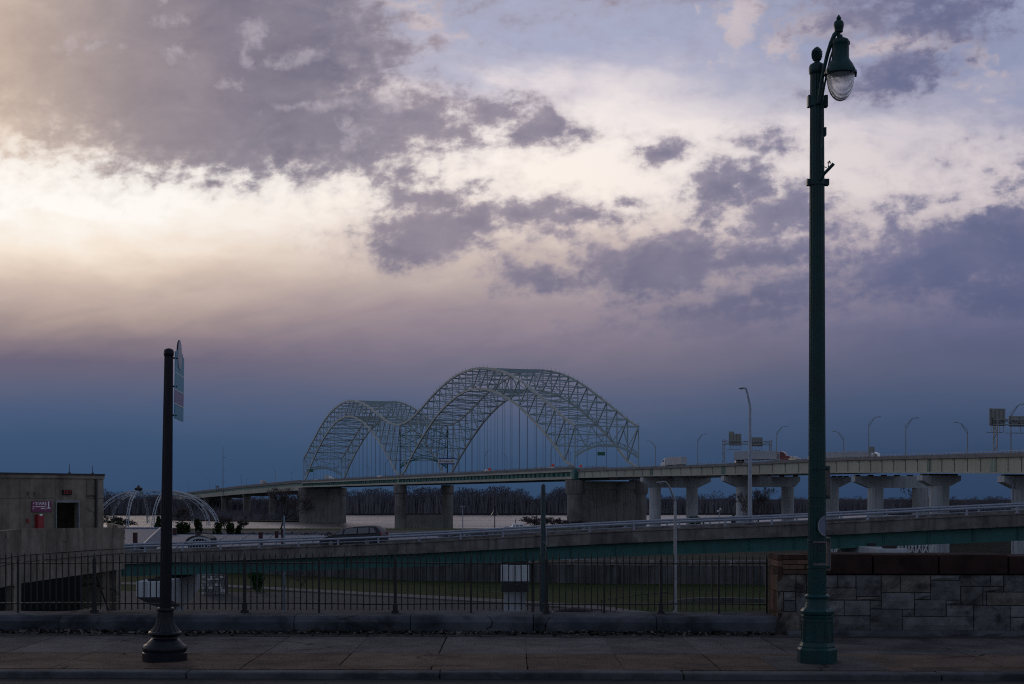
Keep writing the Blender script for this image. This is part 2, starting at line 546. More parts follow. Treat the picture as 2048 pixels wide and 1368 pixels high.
M['roofedge'] = mat('dark_coping', (.018, .018, .02), None, 3, .6)
M['red'] = mat('red_paint', (.22, .012, .016), (.28, .02, .02), 5, .5)
M['exit'] = mat('exit_red', (.35, .02, .03), (.4, .03, .03), 5, .5)
M['purple'] = mat('purple_sign', (.15, .022, .08), (.18, .03, .10), 4, .5)
M['white'] = mat('white_paint', (.80, .80, .80), (.84, .84, .84), 4, .5)
M['rampconc'] = mat('ramp_concrete', (.13, .122, .115), (.20, .188, .178), .8, .95, streak=.6, dirt=(.045, .042, .042), dirt_scale=.35, dirt_amt=.75, spec=0.05)
M['galv'] = mat('galvanised_rail', (.20, .23, .29), (.27, .30, .36), 3, .6, .1)
M['girder'] = mat('green_girder', (.012, .080, .075), (.016, .105, .097), .7, .6, streak=.25)
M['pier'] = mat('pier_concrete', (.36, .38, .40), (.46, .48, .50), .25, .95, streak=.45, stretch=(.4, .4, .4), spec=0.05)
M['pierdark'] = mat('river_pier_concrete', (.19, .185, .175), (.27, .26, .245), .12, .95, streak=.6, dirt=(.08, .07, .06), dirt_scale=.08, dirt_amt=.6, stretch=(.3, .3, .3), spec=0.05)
M['viaconc'] = mat('viaduct_fascia', (.34, .34, .29), (.42, .42, .36), .15, .9, streak=.30, stretch=(.3, .3, .3), spec=0.05)
M['viadeck'] = mat('viaduct_barrier', (.16, .155, .16), (.21, .205, .21), .3, .9, spec=0.05)
M['steel'] = mat('bridge_steel', (.28, .33, .34), (.36, .41, .41), .12, .6, .0, dirt=(.17, .15, .12), dirt_scale=.1, dirt_amt=.35)
M['steel2'] = mat('bridge_bracing_steel', (.20, .27, .29), (.27, .34, .35), .12, .6, .0)
M['teal'] = mat('teal_steel', (.02, .11, .11), (.03, .14, .135), .3, .6)
M['cable'] = mat('hanger_steel', (.10, .12, .14), None, 1, .6)
M['lawn'] = mat('lawn_grass', (.018, .032, .009), (.036, .048, .016), .5, 1.0, bump=.8, bscale=6, dirt=(.034, .030, .017), dirt_scale=.22, dirt_amt=.75, spec=0.05)
M['grass2'] = mat('bank_grass', (.022, .045, .012), (.04, .06, .02), .3, 1.0, spec=0.05)
M['road'] = mat('lower_road', (.045, .045, .050), (.062, .062, .068), .3, .85, spec=0.05)
M['walk'] = mat('lower_path', (.10, .095, .095), (.13, .122, .12), .5, .9, spec=0.05)
M['retwall'] = mat('retaining_concrete', (.075, .075, .078), (.12, .12, .12), .4, .95, streak=.9, spec=0.05)
M['ground'] = mat('riverside_ground', (.026, .028, .020), (.045, .045, .036), .12, 1.0, dirt=(.025, .026, .02), dirt_scale=.2, spec=0.05)
M['riprap'] = mat('riprap_rock', (.06, .062, .066), (.12, .12, .125), .8, 1.0, island=.8, spec=0.05)
M['mud'] = mat('far_shore_mud', (.016, .015, .016), (.025, .023, .023), .01, 1.0, spec=0.05)
M['roof'] = mat('metal_roof', (.038, .062, .115), (.048, .076, .135), .15, .5, .0, stretch=(.2, .2, .2), spec=0.12)
M['roofline'] = mat('roof_ridge_cap', (.12, .145, .20), None, .4, .5)
M['vent'] = mat('dark_red_brick', (.040, .010, .014), (.055, .015, .018), 2, .8)
M['archwhite'] = mat('white_lattice_paint', (.30, .33, .37), (.36, .39, .43), .3, .5)
M['leafdark'] = mat('evergreen_leaf', (.014, .028, .012), (.030, .050, .020), .8, .9, spec=0.05)
M['leafgreen'] = mat('young_evergreen_leaf', (.020, .060, .018), (.04, .09, .03), 1.5, .9, spec=0.05)
M['bark'] = mat('bare_bark', (.040, .034, .032), (.060, .052, .050), 1.0, .95, spec=0.05)
M['twig'] = mat('bare_twigs', (.070, .058, .058), (.105, .088, .086), .6, .95, spec=0.05)
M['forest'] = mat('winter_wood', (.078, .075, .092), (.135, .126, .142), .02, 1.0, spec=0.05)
M['tyre'] = mat('tyre_rubber', (.010, .010, .011), None, 5, .85)
M['glass'] = mat('dark_glass', (.012, .020, .026), None, 3, .08, spec=.8)
M['carblack'] = mat('dark_car_paint', (.010, .010, .016), (.013, .013, .019), 2, .45, spec=.35)
M['carwhite'] = mat('white_car_paint', (.55, .55, .56), None, 2, .3, coat=.4)
M['cargrey'] = mat('grey_car_paint', (.14, .145, .15), None, 2, .3, coat=.4)
M['carred'] = mat('maroon_truck_paint', (.12, .012, .018), None, 2, .35, coat=.3)
M['trailer'] = mat('trailer_skin', (.30, .31, .34), (.36, .37, .40), .4, .5)
M['orange'] = mat('orange_sign', (.75, .06, .03), None, 3, .5)
M['signgreen'] = mat('green_road_sign', (.01, .10, .05), None, 3, .5)
M['signback'] = mat('sign_back_metal', (.17, .175, .16), (.22, .22, .20), 1, .5, .3)
M['signblue'] = mat('blue_sign_band', (.01, .03, .22), None, 3, .5)
M['signwhite'] = mat('pale_sign_panel', (.66, .68, .68), (.72, .74, .73), 2, .6)
M['ink'] = mat('dark_lettering', (.015, .015, .03), None, 3, .6)
M['postteal'] = mat('teal_post_paint', (.006, .024, .032), (.010, .034, .043), 3, .45)
M['bluepost'] = mat('blue_grey_post', (.14, .19, .25), None, 3, .5)
M['signteal'] = mat('teal_sign', (.06, .26, .36), (.08, .30, .40), 5, .45)
M['signpurple'] = mat('mauve_sign', (.20, .16, .27), (.23, .18, .30), 5, .45)
M['signgrey'] = mat('pale_oval_sign', (.34, .33, .38), (.38, .37, .42), 5, .4)
M['discblue'] = mat('pale_blue_disc', (.10, .13, .20), (.13, .16, .24), 5, .4)
M['plate'] = mat('worn_aluminium', (.10, .09, .095), (.15, .13, .13), 9, .55, .3)
M['lens'] = mat('lamp_lens', (.5, .5, .5), None, 3, .3)
M['debris'] = mat('leaf_litter', (.030, .026, .024), (.075, .066, .060), 9, 1.0, island=.9, spec=0.05)

# ================================================================ FOREGROUND
rnd = random.Random(7)
YAW = -0.023


def st(x, y, z):
    return Vector((x, y + YAW * x, z))


def sbox(mb, x0, x1, y0, y1, z0, z1, jit=0.0):
    j = lambda: rnd.uniform(-jit, jit) if jit else 0
    lo = [st(x0, y0, z0), st(x1, y0, z0), st(x1, y1, z0), st(x0, y1, z0)]
    hi = [st(x0, y0, z1) + Vector((0, 0, j())), st(x1, y0, z1) + Vector((0, 0, j())), st(x1, y1, z1) + Vector((0, 0, j())), st(x0, y1, z1) + Vector((0, 0, j()))]
    return mb.hexa(lo, hi)


def bevel(o, w, seg=2):
    b = o.modifiers.new('bevel', 'BEVEL')
    b.width = w
    b.segments = seg
    b.limit_method = 'ANGLE'
    b.angle_limit = R(35)
    return o


M['walkslab'] = mat('sidewalk_slab', (.072, .064, .064), (.130, .117, .114), 1.6, .92, bump=.9, bscale=38, island=.16, dirt=(.032, .029, .032), dirt_scale=1.1, dirt_amt=.65, spec=.1, detail=12, crack=.9, crack_scale=.42)
M['walkfront'] = mat('sidewalk_exposed_aggregate', (.082, .055, .042), (.145, .102, .078), 1.5, .92, bump=1.0, bscale=45, island=.15, dirt=(.036, .030, .028), dirt_scale=1.3, dirt_amt=.65, spec=.1, detail=12, crack=.9, crack_scale=.42)

# road in front of the kerb
mb = MB()
mb.quad(st(-60, -30, -.10), st(60, -30, -.10), st(60, 18.72, -.085), st(-60, 18.72, -.085))
struct('road', mb, M['asphalt'])

# kerb stones
mb = MB()
xs = [-40, -28, -19, -13.0, -9.2, -4.3, -.95, 2.25, 5.6, 9.0, 12.5, 19, 28, 40]
for a, b in zip(xs[:-1], xs[1:]):
    j = rnd.uniform(-.008, .008)
    sbox(mb, a + .006, b - .006, 18.66 + j, 18.975 + j, -.4, rnd.uniform(-.004, .006))
bevel(struct('kerb', mb, M['kerb']), .025, 3)

# sidewalk slabs, joints left open over a dark bed
mb = MB()
mb.quad(st(-45, 18.9, -.03), st(45, 18.9, -.03), st(45, 24.3, -.03), st(-45, 24.3, -.03))
struct('sidewalk_bed', mb, M['dark'])
mb, mf = MB(), MB()
x = -41.0 + ((437 - 1024) * 19.1 / FPX) % 1.29
while x < 41:
    for (y0, y1, q) in ((19.0, 19.42, mf), (19.42, 20.95, mf), (20.95, 23.45, mb)):
        g = .011 if y0 != 19.42 else .0
        sk = rnd.uniform(-.012, .012)
        gx0 = rnd.uniform(.003, .009)
        sbox(q, x + gx0 + sk, x + 1.29 - .006 + sk, y0 + g, y1 + (.0 if y0 < 19.4 else -.005), -.12, 0.0, .004)
    x += 1.29
struct('sidewalk', mb, M['walkslab'])
struct('sidewalk_front_strip', mf, M['walkfront'])

# pad under the street lamp
mb = MB()
sbox(mb, 3.55, 5.02, 19.02, 20.6, -.05, .012)
bevel(struct('lamp_pad', mb, M['walkslab']), .01)

# earth and litter strip at the foot of the low wall
mb = MB()
mb.quad(st(-45, 23.43, .004), st(45, 23.43, .004), st(45, 24.2, .012), st(-45, 24.2, .012))
struct('soil_strip', mb, mat('soil', (.018, .016, .016), (.034, .030, .028), 6, 1.0, bump=1.0, bscale=40))
mb = MB()
for k in range(2600):
    x = rnd.uniform(-11, 4.4)
    y = 24.03 - abs(rnd.gauss(0, .22))
    if y < 23.2:
        y = rnd.uniform(23.3, 24.0)
    s = rnd.uniform(.012, .045) * (1.6 if rnd.random() < .05 else 1)
    c = st(x, y, rnd.uniform(.008, .05))
    a = rnd.uniform(0, PI)
    t = rnd.uniform(-.7, .7)
    u = Vector((math.cos(a), math.sin(a), t)) * s
    w = Vector((-math.sin(a), math.cos(a), rnd.uniform(-.5, .8))) * s * rnd.uniform(.3, .8)
    mb.add([c - u - w, c + u - w * .6, c + u + w, c - u * .7 + w], [(0, 1, 2, 3)])
for k in range(420):
    x, y = rnd.uniform(-10, 10), 19.1 + 4.3 * rnd.random() ** .7
    s_ = rnd.uniform(.006, .02) * (1.8 if rnd.random() < .06 else 1)
    c = st(x, y, .009)
    a = rnd.uniform(0, PI)
    u = Vector((math.cos(a), math.sin(a), rnd.uniform(-.15, .15))) * s_
    w = Vector((-math.sin(a), math.cos(a), rnd.uniform(0, .3))) * s_ * rnd.uniform(.3, .8)
    mb.add([c - u - w, c + u - w * .6, c + u + w, c - u * .7 + w], [(0, 1, 2, 3)])
tag(mb.build('leaf_litter', M['debris']), kind='stuff')

# low concrete wall that carries the fence
mb = MB()
jx = [-45, -30, -20, X(-300, 24), X(110, 24), X(585, 24), X(820, 24), X(1067, 24), X(1313, 24), X(1556, 23.95)]
for a, b in zip(jx[:-1], jx[1:]):
    o = rnd.uniform(-.02, .02)
    top = .287 + rnd.uniform(-.008, .008)
    prof = [(24.06 + o, -.1), (24.04 + o, .19), (24.09 + o, top - .02), (24.16 + o, top), (25.08, top), (25.1, -4.2)]
    n = max(2, int((b - a) / .35))
    rings = []
    for i in range(n + 1):
        x = a + .006 + (b - a - .012) * i / n
        rings.append([st(x, y + rnd.uniform(-.012, .012), z + (rnd.uniform(-.008, .008) if z > 0 else 0)) for y, z in prof])
    mb.rings(rings)
solid('low_concrete_wall', mb, M['lowwall'], 'low weathered concrete wall of long blocks carrying the iron fence along the sidewalk', 'wall')

# iron fence
fy = 24.8
fence = thing('iron_fence', 'black iron picket fence with spear tips on the low concrete wall', 'fence', st(-3, fy, .287))
posts = [(-124, 0), (28, 0), (183, 1), (334, 0), (487, 1), (637, 0), (790, 1), (942, 0), (1093, 1), (1208, 0), (1321, 1), (1436, 0), (1531, 0)]
pxs = [X(p, fy) for p, _ in posts]
prev = pxs[0]
xend = pxs[-1]
panel_edges = [-12.6] + pxs
for a, b in zip(panel_edges[:-1], panel_edges[1:]):
    mb = MB()
    n = max(1, round((b - a) / .1105))
    for i in range(1, n):
        x = a + (b - a) * i / n
        lean = rnd.uniform(-.006, .006)
        w = .0095
        z0, z1 = .335 + rnd.uniform(-.006, .006), 1.26
        mb.hexa([st(x - w, fy - w, z0), st(x + w, fy - w, z0), st(x + w, fy + w, z0), st(x - w, fy + w, z0)],
                [st(x - w + lean, fy - w, z1), st(x + w + lean, fy - w, z1), st(x + w + lean, fy + w, z1), st(x - w + lean, fy + w, z1)])
        q = .0125
        mb.hexa([st(x - q + lean, fy - q, z1), st(x + q + lean, fy - q, z1), st(x + q + lean, fy + q, z1), st(x - q + lean, fy + q, z1)],
                [st(x - .002 + lean, fy - .002, 1.335), st(x + .002 + lean, fy - .002, 1.335), st(x + .002 + lean, fy + .002, 1.335), st(x - .002 + lean, fy + .002, 1.335)])
    mb.build('picket_panel', M['iron'], fence)
for zz in (1.155, .445):
    mb = MB()
    pts = []
    for i in range(60):
        x = -12.6 + (xend + 12.6) * i / 59
        pts.append(st(x, fy, zz + .008 * math.sin(x * 1.7 + zz * 5)))
    for p, q in zip(pts[:-1], pts[1:]):
        mb.bar(p, q, .03, .022)
    mb.build('rail', M['iron'], fence)
for x, (p, big) in zip(pxs, posts):
    mb = MB()
    w = .026 if big else .017
    sbox(mb, x - w, x + w, fy - w, fy + w, .26, 1.2 if not big else 1.22)
    mb.hexa([st(x - w, fy - w, 1.2), st(x + w, fy - w, 1.2), st(x + w, fy + w, 1.2), st(x - w, fy + w, 1.2)],
            [st(x - .003, fy - .003, 1.34), st(x + .003, fy - .003, 1.34), st(x + .003, fy + .003, 1.34), st(x - .003, fy + .003, 1.34)])
    if big:
        sbox(mb, x - .06, x + .06, fy - .06, fy + .06, .27, .335)
        sbox(mb, x - .04, x + .04, fy - .04, fy + .04, .335, .44)
    o = mb.build('post', M['iron'], fence)
    if big:
        if p != 183:
            continue
        br = MB()
        br.bar(st(x + .01, fy, 1.0), st(x + .13, fy + .42, .28), .022)
        br.build('brace', M['iron'], o)

# stone parapet wall on the right
SW = 24.0


def sx_(zx):            # columns and rows measured on the wall's close-up
    return X(1580 + zx / 3.053, SW - .11)


def sz_(zy):
    return Z(920 + zy / 3.053, SW - .11)


XL = X(1559, SW - .1)
wall = thing('stone_wall', 'grey ashlar stone wall with a dark brownstone coping behind the green street lamp', 'wall', st(7, SW + .4, 0))
mb = MB()
sbox(mb, XL + .012, 14, SW + .03, SW + .84, -4, 1.0)
mb.build('core', M['mortar'], wall)
stones = [(-77, 700, 35, 802), (-77, 806, -40, 925), (-37, 806, 33, 857), (-37, 860, 33, 925), (-77, 929, 60, 1055),
          (38, 700, 100, 805), (103, 703, 212, 779), (215, 703, 288, 779), (291, 703, 399, 779), (403, 703, 552, 832), (555, 703, 668, 806), (671, 703, 852, 806), (855, 703, 1028, 732), (855, 735, 1033, 853),
          (1031, 703, 1213, 769), (1216, 703, 1294, 769), (1297, 703, 1418, 803), (1421, 703, 1560, 803), (103, 782, 212, 853), (215, 782, 402, 853), (405, 835, 553, 855), (556, 809, 755, 908), (758, 809, 853, 850),
          (1037, 772, 1168, 882), (1171, 772, 1294, 803), (1171, 806, 1190, 885), (1193, 806, 1432, 885), (1435, 806, 1560, 885), (100, 857, 227, 949), (230, 857, 328, 949), (331, 857, 485, 949), (488, 858, 554, 907), (758, 853, 945, 952),
          (948, 856, 1034, 882), (950, 885, 1112, 955), (1115, 888, 1333, 1058), (1336, 888, 1425, 956), (1428, 888, 1560, 956), (488, 911, 680, 1050), (683, 911, 756, 952), (683, 955, 1112, 1056), (1336, 960, 1430, 1060), (1433, 960, 1560, 1060),
          (245, 953, 486, 1048), (63, 953, 242, 1048), (38, 809, 97, 950)]
mb = MB()


def stone_block(x0, x1, z0, z1, yf, seg=.12):
    nx, nz = max(2, int((x1 - x0) / seg)), max(2, int((z1 - z0) / seg))
    b = len(mb.v)
    base = rnd.uniform(0, .018)
    rough = rnd.uniform(.006, .022)
    off = rnd.uniform(0, 100)
    for k in range(nz + 1):
        for i in range(nx + 1):
            edge = i in (0, nx) or k in (0, nz)
            x, z = x0 + (x1 - x0) * i / nx, z0 + (z1 - z0) * k / nz
            d = 0.0 if edge else base + rough * (1 + mnoise.noise(Vector((x * 6, z * 6, off))) * 1.6)
            mb.v.append(st(x, yf - d, z))
    for k in range(nz):
        for i in range(nx):
            a = b + k * (nx + 1) + i
            mb.f.append((a, a + 1, a + nx + 2, a + nx + 1))
    # sides run back to the core
    ring = [b + i for i in range(nx + 1)] + [b + (k + 1) * (nx + 1) - 1 for k in range(1, nz + 1)] + [b + nz * (nx + 1) + i for i in range(nx - 1, -1, -1)] + [b + k * (nx + 1) for k in range(nz - 1, 0, -1)]
    c = len(mb.v)
    for r in ring:
        mb.v.append(mb.v[r] + Vector((0, .06, 0)))
    n = len(ring)
    for i in range(n):
        mb.f.append((ring[(i + 1) % n], ring[i], c + i, c + (i + 1) % n))


for (a, b, c, d) in stones:
    stone_block(sx_(a) + .0035, sx_(c) - .0035, sz_(d) + .0035, sz_(b) - .0035, SW)
# courses carried on past the frame
x = sx_(1565)
while x < 13.5:
    w1 = rnd.uniform(.5, 1.1)
    z = .02
    for h in (.30, .24, .28, .17):
        stone_block(x, x + w1 - .01, z, z + h - .01, SW)
        z += h
    x += w1
mb.build('ashlar_face', M['stone'], wall)
# end face
mb = MB()
for k, (z0, z1) in enumerate(((0.0, .36), (.37, .72), (.73, 1.0), (1.0, 1.13), (1.14, 1.24), (1.25, 1.345))):
    for (y0, y1) in (((0, .42), (.43, .84)) if k % 2 else ((0, .84),)):
        mb.hexa([st(XL - .035, SW + y0, z0), st(XL + .05, SW + y0, z0), st(XL + .05, SW + y1, z0), st(XL - .035, SW + y1, z0)],
                [st(XL - .03, SW + y0, z1), st(XL + .05, SW + y0, z1), st(XL + .05, SW + y1, z1), st(XL - .03, SW + y1, z1)])
mb.build('end_face', M['brick'], wall)
# brick courses above the end, then the coping blocks
mb = MB()
zc0, zc1 = sz_(699), Z(1109, SW - .1)
nb = 4
hb = (zc1 - zc0) / nb
for k in range(nb):
    x = XL + .055
    first = True
    while x < X(1616, SW):
        w1 = .24 if not (first and k % 2) else .12
        first = False
        sbox(mb, x, min(x + w1, X(1616, SW)) - .008, SW - .012 + rnd.uniform(-.006, .006), SW + .82, zc0 + k * hb + .006, zc0 + (k + 1) * hb - .004)
        x += w1
mb.build('brickwork', M['brick'], wall)
mb = MB()
cx_ = [X(1617, SW), X(1741, SW), X(1871, SW), X(2008, SW), 10.6, 12.3, 14]
for k, (a, b) in enumerate(zip(cx_[:-1], cx_[1:])):
    sbox(mb, a + .012, b - .012, SW - .03 + rnd.uniform(-.01, .01), SW + .84, zc0 + .006, zc1 + rnd.uniform(-.01, .008) - (.03 if a > 8.0 else 0))
bevel(mb.build('coping', M['brown'], wall), .02, 2)
mb = MB()
n = 34
rings = []
for i in range(n + 1):
    x = XL + .1 + (13.8 - XL) * i / n
    rings.append([st(x, SW - .30 + rnd.uniform(-.03, .03), -.03), st(x, SW - .28 + rnd.uniform(-.03, .03), .045 + rnd.uniform(-.015, .015)), st(x, SW - .20, .075 + rnd.uniform(-.012, .012)), st(x, SW + .04, .08), st(x, SW + .04, -.03)])
mb.rings(rings)
mb.build('base_ledge', M['kerb'], wall)

# ---------------------------------------------------------------- dark sign post on the left
DP = 20.1
px0 = X(329.5, DP)
sp = thing('sign_post', 'dark fluted post with a flared urn base carrying edge-on teal signs', 'sign post', (px0, DP, 0))
s = DP / FPX
zz = lambda y: Z(y, DP)
mb = MB()
mb.lathe([(44 * s, 0.0), (44 * s, zz(1305)), (42 * s, zz(1303.5)), (42 * s, zz(1302)), (43.5 * s, zz(1299)), (43.5 * s, zz(1294)), (41.5 * s, zz(1290)), (37 * s, zz(1288)), (35.5 * s, zz(1286)),
          (29 * s, zz(1279)), (25 * s, zz(1276)), (24.5 * s, zz(1273)), (26 * s, zz(1272)), (31 * s, zz(1270)), (33 * s, zz(1267)), (32.5 * s, zz(1264)), (30 * s, zz(1262))], (px0, DP, 0), 48)
mb.build('base', M['postpaint'], sp, True)
mb = MB()
mb.lathe([(30 * s, zz(1262)), (25 * s, zz(1257)), (20.5 * s, zz(1250)), (17.5 * s, zz(1242)), (16 * s, zz(1232)), (15.5 * s, zz(1224))], (px0, DP, 0), 96, 16, .09)
mb.build('fluted_flare', M['postpaint'], sp, True)
mb = MB()
mb.lathe([(15.5 * s, zz(1224)), (15.5 * s, zz(1222)), (17.5 * s, zz(1220.5)), (17.8 * s, zz(1217.5)), (16.5 * s, zz(1215.5)), (12.5 * s, zz(1215))], (px0, DP, 0), 40)
mb.build('collar', M['postpaint'], sp, True)
shaft = MB()
shaft.lathe([(11.9 * s, zz(1215)), (11.0 * s, zz(1000)), (9.8 * s, zz(850)), (8.6 * s, zz(712))], (px0, DP, 0), 96, 16, .10)
so = shaft.build('shaft', M['postpaint'], sp, True)
mb = MB()
mb.lathe([(8.6 * s, zz(713)), (9.6 * s, zz(711)), (10.2 * s, zz(707)), (10.0 * s, zz(702)), (9.0 * s, zz(699.5)), (4.5 * s, zz(697)), (.6 * s, zz(696.3))], (px0, DP, 0), 32)
mb.build('cap', M['postpaint'], sp, True)
# flag sign: a plate that runs away from the viewer, seen almost edge-on
sgx = px0 + 12.6 * s
bands = [('signteal', 2.3 + .0, 0)]


def plate(name, material, parent, poly, th=.006):
    """poly in (depth, height) on the plate's plane"""
    m = MB()
    m.prism([(sgx - th - .11 * (y - DP), y, z) for y, z in poly], (2 * th, 0, 0))
    return m.build(name, material, parent)


y0, y1 = DP + .02, DP + 1.02
zt = lambda y: Z(y, DP)
step_top = [(y0, zt(705)), (y0, zt(702)), (y0 + .16, zt(700)), (y0 + .16, zt(697)), (y0 + .30, zt(696)), (y0 + .30, zt(694)), (y0 + .70, zt(694)), (y0 + .70, zt(697)), (y0 + .84, zt(697)), (y0 + .84, zt(702)), (y1, zt(703)), (y1, zt(743)), (y0, zt(743))]
sb = plate('sign_panel', M['signteal'], sp, step_top)
sb2 = plate('sign_panel', M['signteal'], sp, [(y0, zt(745)), (y1, zt(745)), (y1, zt(777)), (y0, zt(777))])
sb3 = plate('sign_panel', M['signpurple'], sp, [(y0, zt(779)), (y1, zt(779)), (y1, zt(805)), (y0, zt(805))])
sb4 = plate('sign_panel', M['signteal'], sp, [(y0, zt(808)), (y1, zt(808)), (y1, zt(836)), (y0, zt(836))])
for zq in (744, 806.5, 778):
    plate('sign_edge', M['signwhite'], sp, [(y0, zt(zq - .9)), (y1, zt(zq - .9)), (y1, zt(zq + .9)), (y0, zt(zq + .9))], .009)
mb = MB()
cyo, czo = DP + .46, zt(704)
ring = [(cyo + .215 * math.cos(2 * PI * i / 40), czo + .205 * math.sin(2 * PI * i / 40)) for i in range(40)]
mb.prism([(sgx - .014 - .11 * (y - DP), y, z) for y, z in ring], (.028, 0, 0))
dsc = mb.build('oval_plate', M['signgrey'], sp)
mb = MB()
for i in range(40):
    a, b = ring[i], ring[(i + 1) % 40]
    mb.bar((sgx - .11 * (a[0] - DP), a[0], a[1]), (sgx - .11 * (b[0] - DP), b[0], b[1]), .034, .012, (1, 0, 0))
mb.build('rim', M['postpaint'], dsc)
mb = MB()
for z in (zt(715), zt(772), zt(830)):
    mb.tube((px0, DP, z), (sgx + .006, DP + .10, z), .012)
    mb.bar((sgx - .01, DP + .02, z), (sgx - .01 - .11 * .9, DP + .9, z), .024, .02)
mb.build('bracket', M['postpaint'], sp)
sp.rotation_euler = (0, R(.75), 0)

# ---------------------------------------------------------------- green street lamp on the right
DL = 19.75
lx = X(1634, DL)
s = DL / FPX
zl = lambda y: Z(y + 2, DL) if y < 1200 else Z(y, DL)
lamp = thing('street_lamp', 'tall green fluted street lamp with a hanging acorn lantern on a gooseneck arm', 'street lamp', (lx, DL, 0))


def octo(mbx, prof, c, rot=PI / 8, n=8):
    mbx.lathe([(r / math.cos(PI / 8), z) for r, z in prof], c, n, 0, 0, rot)


mb = MB()
octo(mb, [(36.5 * s, 0), (36.5 * s, zl(1298)), (35 * s, zl(1296)), (33 * s, zl(1294)), (33 * s, zl(1291)), (31.5 * s, zl(1289)), (30.0 * s, zl(1284)), (29.4 * s, zl(1270)), (28.8 * s, zl(1236)), (30 * s, zl(1234)), (30 * s, zl(1231)), (28 * s, zl(1229.5)),
          (30.5 * s, zl(1227)), (31 * s, zl(1222)), (29 * s, zl(1219)), (26.5 * s, zl(1216))], (lx, DL, 0))
base = mb.build('base', M['green'], lamp)
mb = MB()
for k in range(8):                    # raised frames on the eight base panels
    a = k * PI / 4
    n_, t_ = Vector((math.cos(a), math.sin(a), 0)), Vector((-math.sin(a), math.cos(a), 0))
    for (u0, u1, v0, v1) in ((-.78, -.70, 0, 1), (.70, .78, 0, 1), (-.78, .78, .95, 1.0), (-.78, .78, 0, .05)):
        r0, r1 = 29.9 * s, 28.9 * s
        h0, h1 = zl(1282), zl(1240)
        hw0, hw1 = 30 * s * math.tan(PI / 8), 28.8 * s * math.tan(PI / 8)
        pt = lambda u, v, d: Vector((lx, DL, 0)) + n_ * (r0 + (r1 - r0) * v + d) + t_ * (u * (hw0 + (hw1 - hw0) * v)) + Vector((0, 0, h0 + (h1 - h0) * v))
        mb.hexa([pt(u0, v0, -.004), pt(u1, v0, -.004), pt(u1, v0, .005), pt(u0, v0, .005)], [pt(u0, v1, -.004), pt(u1, v1, -.004), pt(u1, v1, .005), pt(u0, v1, .005)])
mb.build('panel_moulding', M['green'], base)
mb = MB()
mb.lathe([(25 * s, zl(1217)), (24.2 * s, zl(1212)), (22.8 * s, zl(1206)), (22.2 * s, zl(1200)), (22.2 * s, Z(1197, DL)), (24.0 * s, Z(1195.5, DL)), (24.4 * s, Z(1192, DL)), (22.8 * s, Z(1190, DL)), (21.8 * s, Z(1188.5, DL)), (19.5 * s, Z(1188, DL))], (lx, DL, 0), 48)
mb.build('collar', M['green'], lamp, True)
mb = MB()
mb.lathe([(18.8 * s, Z(1188, DL)), (17.6 * s, Z(1000, DL)), (16.2 * s, Z(700, DL)), (15.2 * s, Z(400, DL)), (13.7 * s, Z(148, DL))], (lx, DL, 0), 128, 16, .10)
shaft = mb.build('shaft', M['green'], lamp, True)
mb = MB()
mb.lathe([(13.5 * s, Z(150, DL)), (15.8 * s, Z(146, DL)), (16.4 * s, Z(142, DL)), (16.0 * s, Z(134, DL)), (14.5 * s, Z(130, DL)), (10 * s, Z(127, DL)), (6 * s, Z(125, DL)), (5.2 * s, Z(122, DL)), (7.5 * s, Z(120, DL))], (lx, DL, 0), 32)
mb.build('cap', M['green'], lamp, True)
mb = MB()
rings = []
hh = Z(93, DL) - Z(121, DL)
for k in range(11):
    t = k / 10
    r = 10.3 * s * (math.sin(PI * min(1, .22 + .70 * t)) ** .8) if t < 1 else .6 * s
    if t > .5:
        r = 10.3 * s * math.cos((t - .5) / .5 * PI / 2) ** .75 + .3 * s
    rings.append([Vector((lx + r * (1 + (.10 if (i + k) % 2 else -.06)) * math.cos(2 * PI * i / 16), DL + r * (1 + (.10 if (i + k) % 2 else -.06)) * math.sin(2 * PI * i / 16), Z(121, DL) + hh * t)) for i in range(16)])
mb.rings(rings)
mb.build('pinecone_finial', M['green'], lamp)


def clamp_ring(y, h, r, tabs):
    m = MB()
    m.lathe([(r * s, Z(y, DL) - h / 2), (r * s, Z(y, DL) + h / 2)], (lx, DL, 0), 32)
    for (dx_, w_, hz) in tabs:
        m.box(lx + (dx_ - w_ / 2) * s, lx + (dx_ + w_ / 2) * s, DL - .05, DL + .05, Z(y, DL) - hz / 2, Z(y, DL) + hz / 2)
    m.build('clamp', M['green'], lamp, True)


clamp_ring(203, .14, 15.8, ((-16.5, 5, .16), (17.5, 6, .16)))
clamp_ring(365, .08, 16.6, ((-17, 8, .085), (18, 10, .085)))
clamp_ring(937, .022, 18.0, ((19, 8, .03),))
clamp_ring(993, .022, 18.4, ((19, 8, .03),))
clamp_ring(1080, .022, 19.0, ((20, 8, .03),))
clamp_ring(1134, .022, 19.4, ((20, 8, .03),))
# two small plates held edge-on at the clamps
for (ya, yb, off) in ((934, 997, 21.0), (1077, 1140, 22.5)):
    mb = MB()
    mb.box(lx + (off - 2.6) * s, lx + (off + 2.6) * s, DL - .02, DL + .30, Z(yb, DL), Z(ya, DL))
    o = mb.build('edge_plate', M['plate'], lamp)
    m2 = MB()
    m2.box(lx + (off + 2.7) * s, lx + (off + 4.4) * s, DL - .03, DL + .31, Z(yb + 1, DL), Z(ya - 1, DL))
    m2.box(lx + (off - 3.2) * s, lx + (off + 4.4) * s, DL - .03, DL + .31, Z(ya, DL), Z(ya - 2.5, DL))
    m2.box(lx + (off - 3.2) * s, lx + (off + 4.4) * s, DL - .03, DL + .31, Z(yb + 1.5, DL), Z(yb - 1, DL))
    m2.build('frame', M['plate'], o)
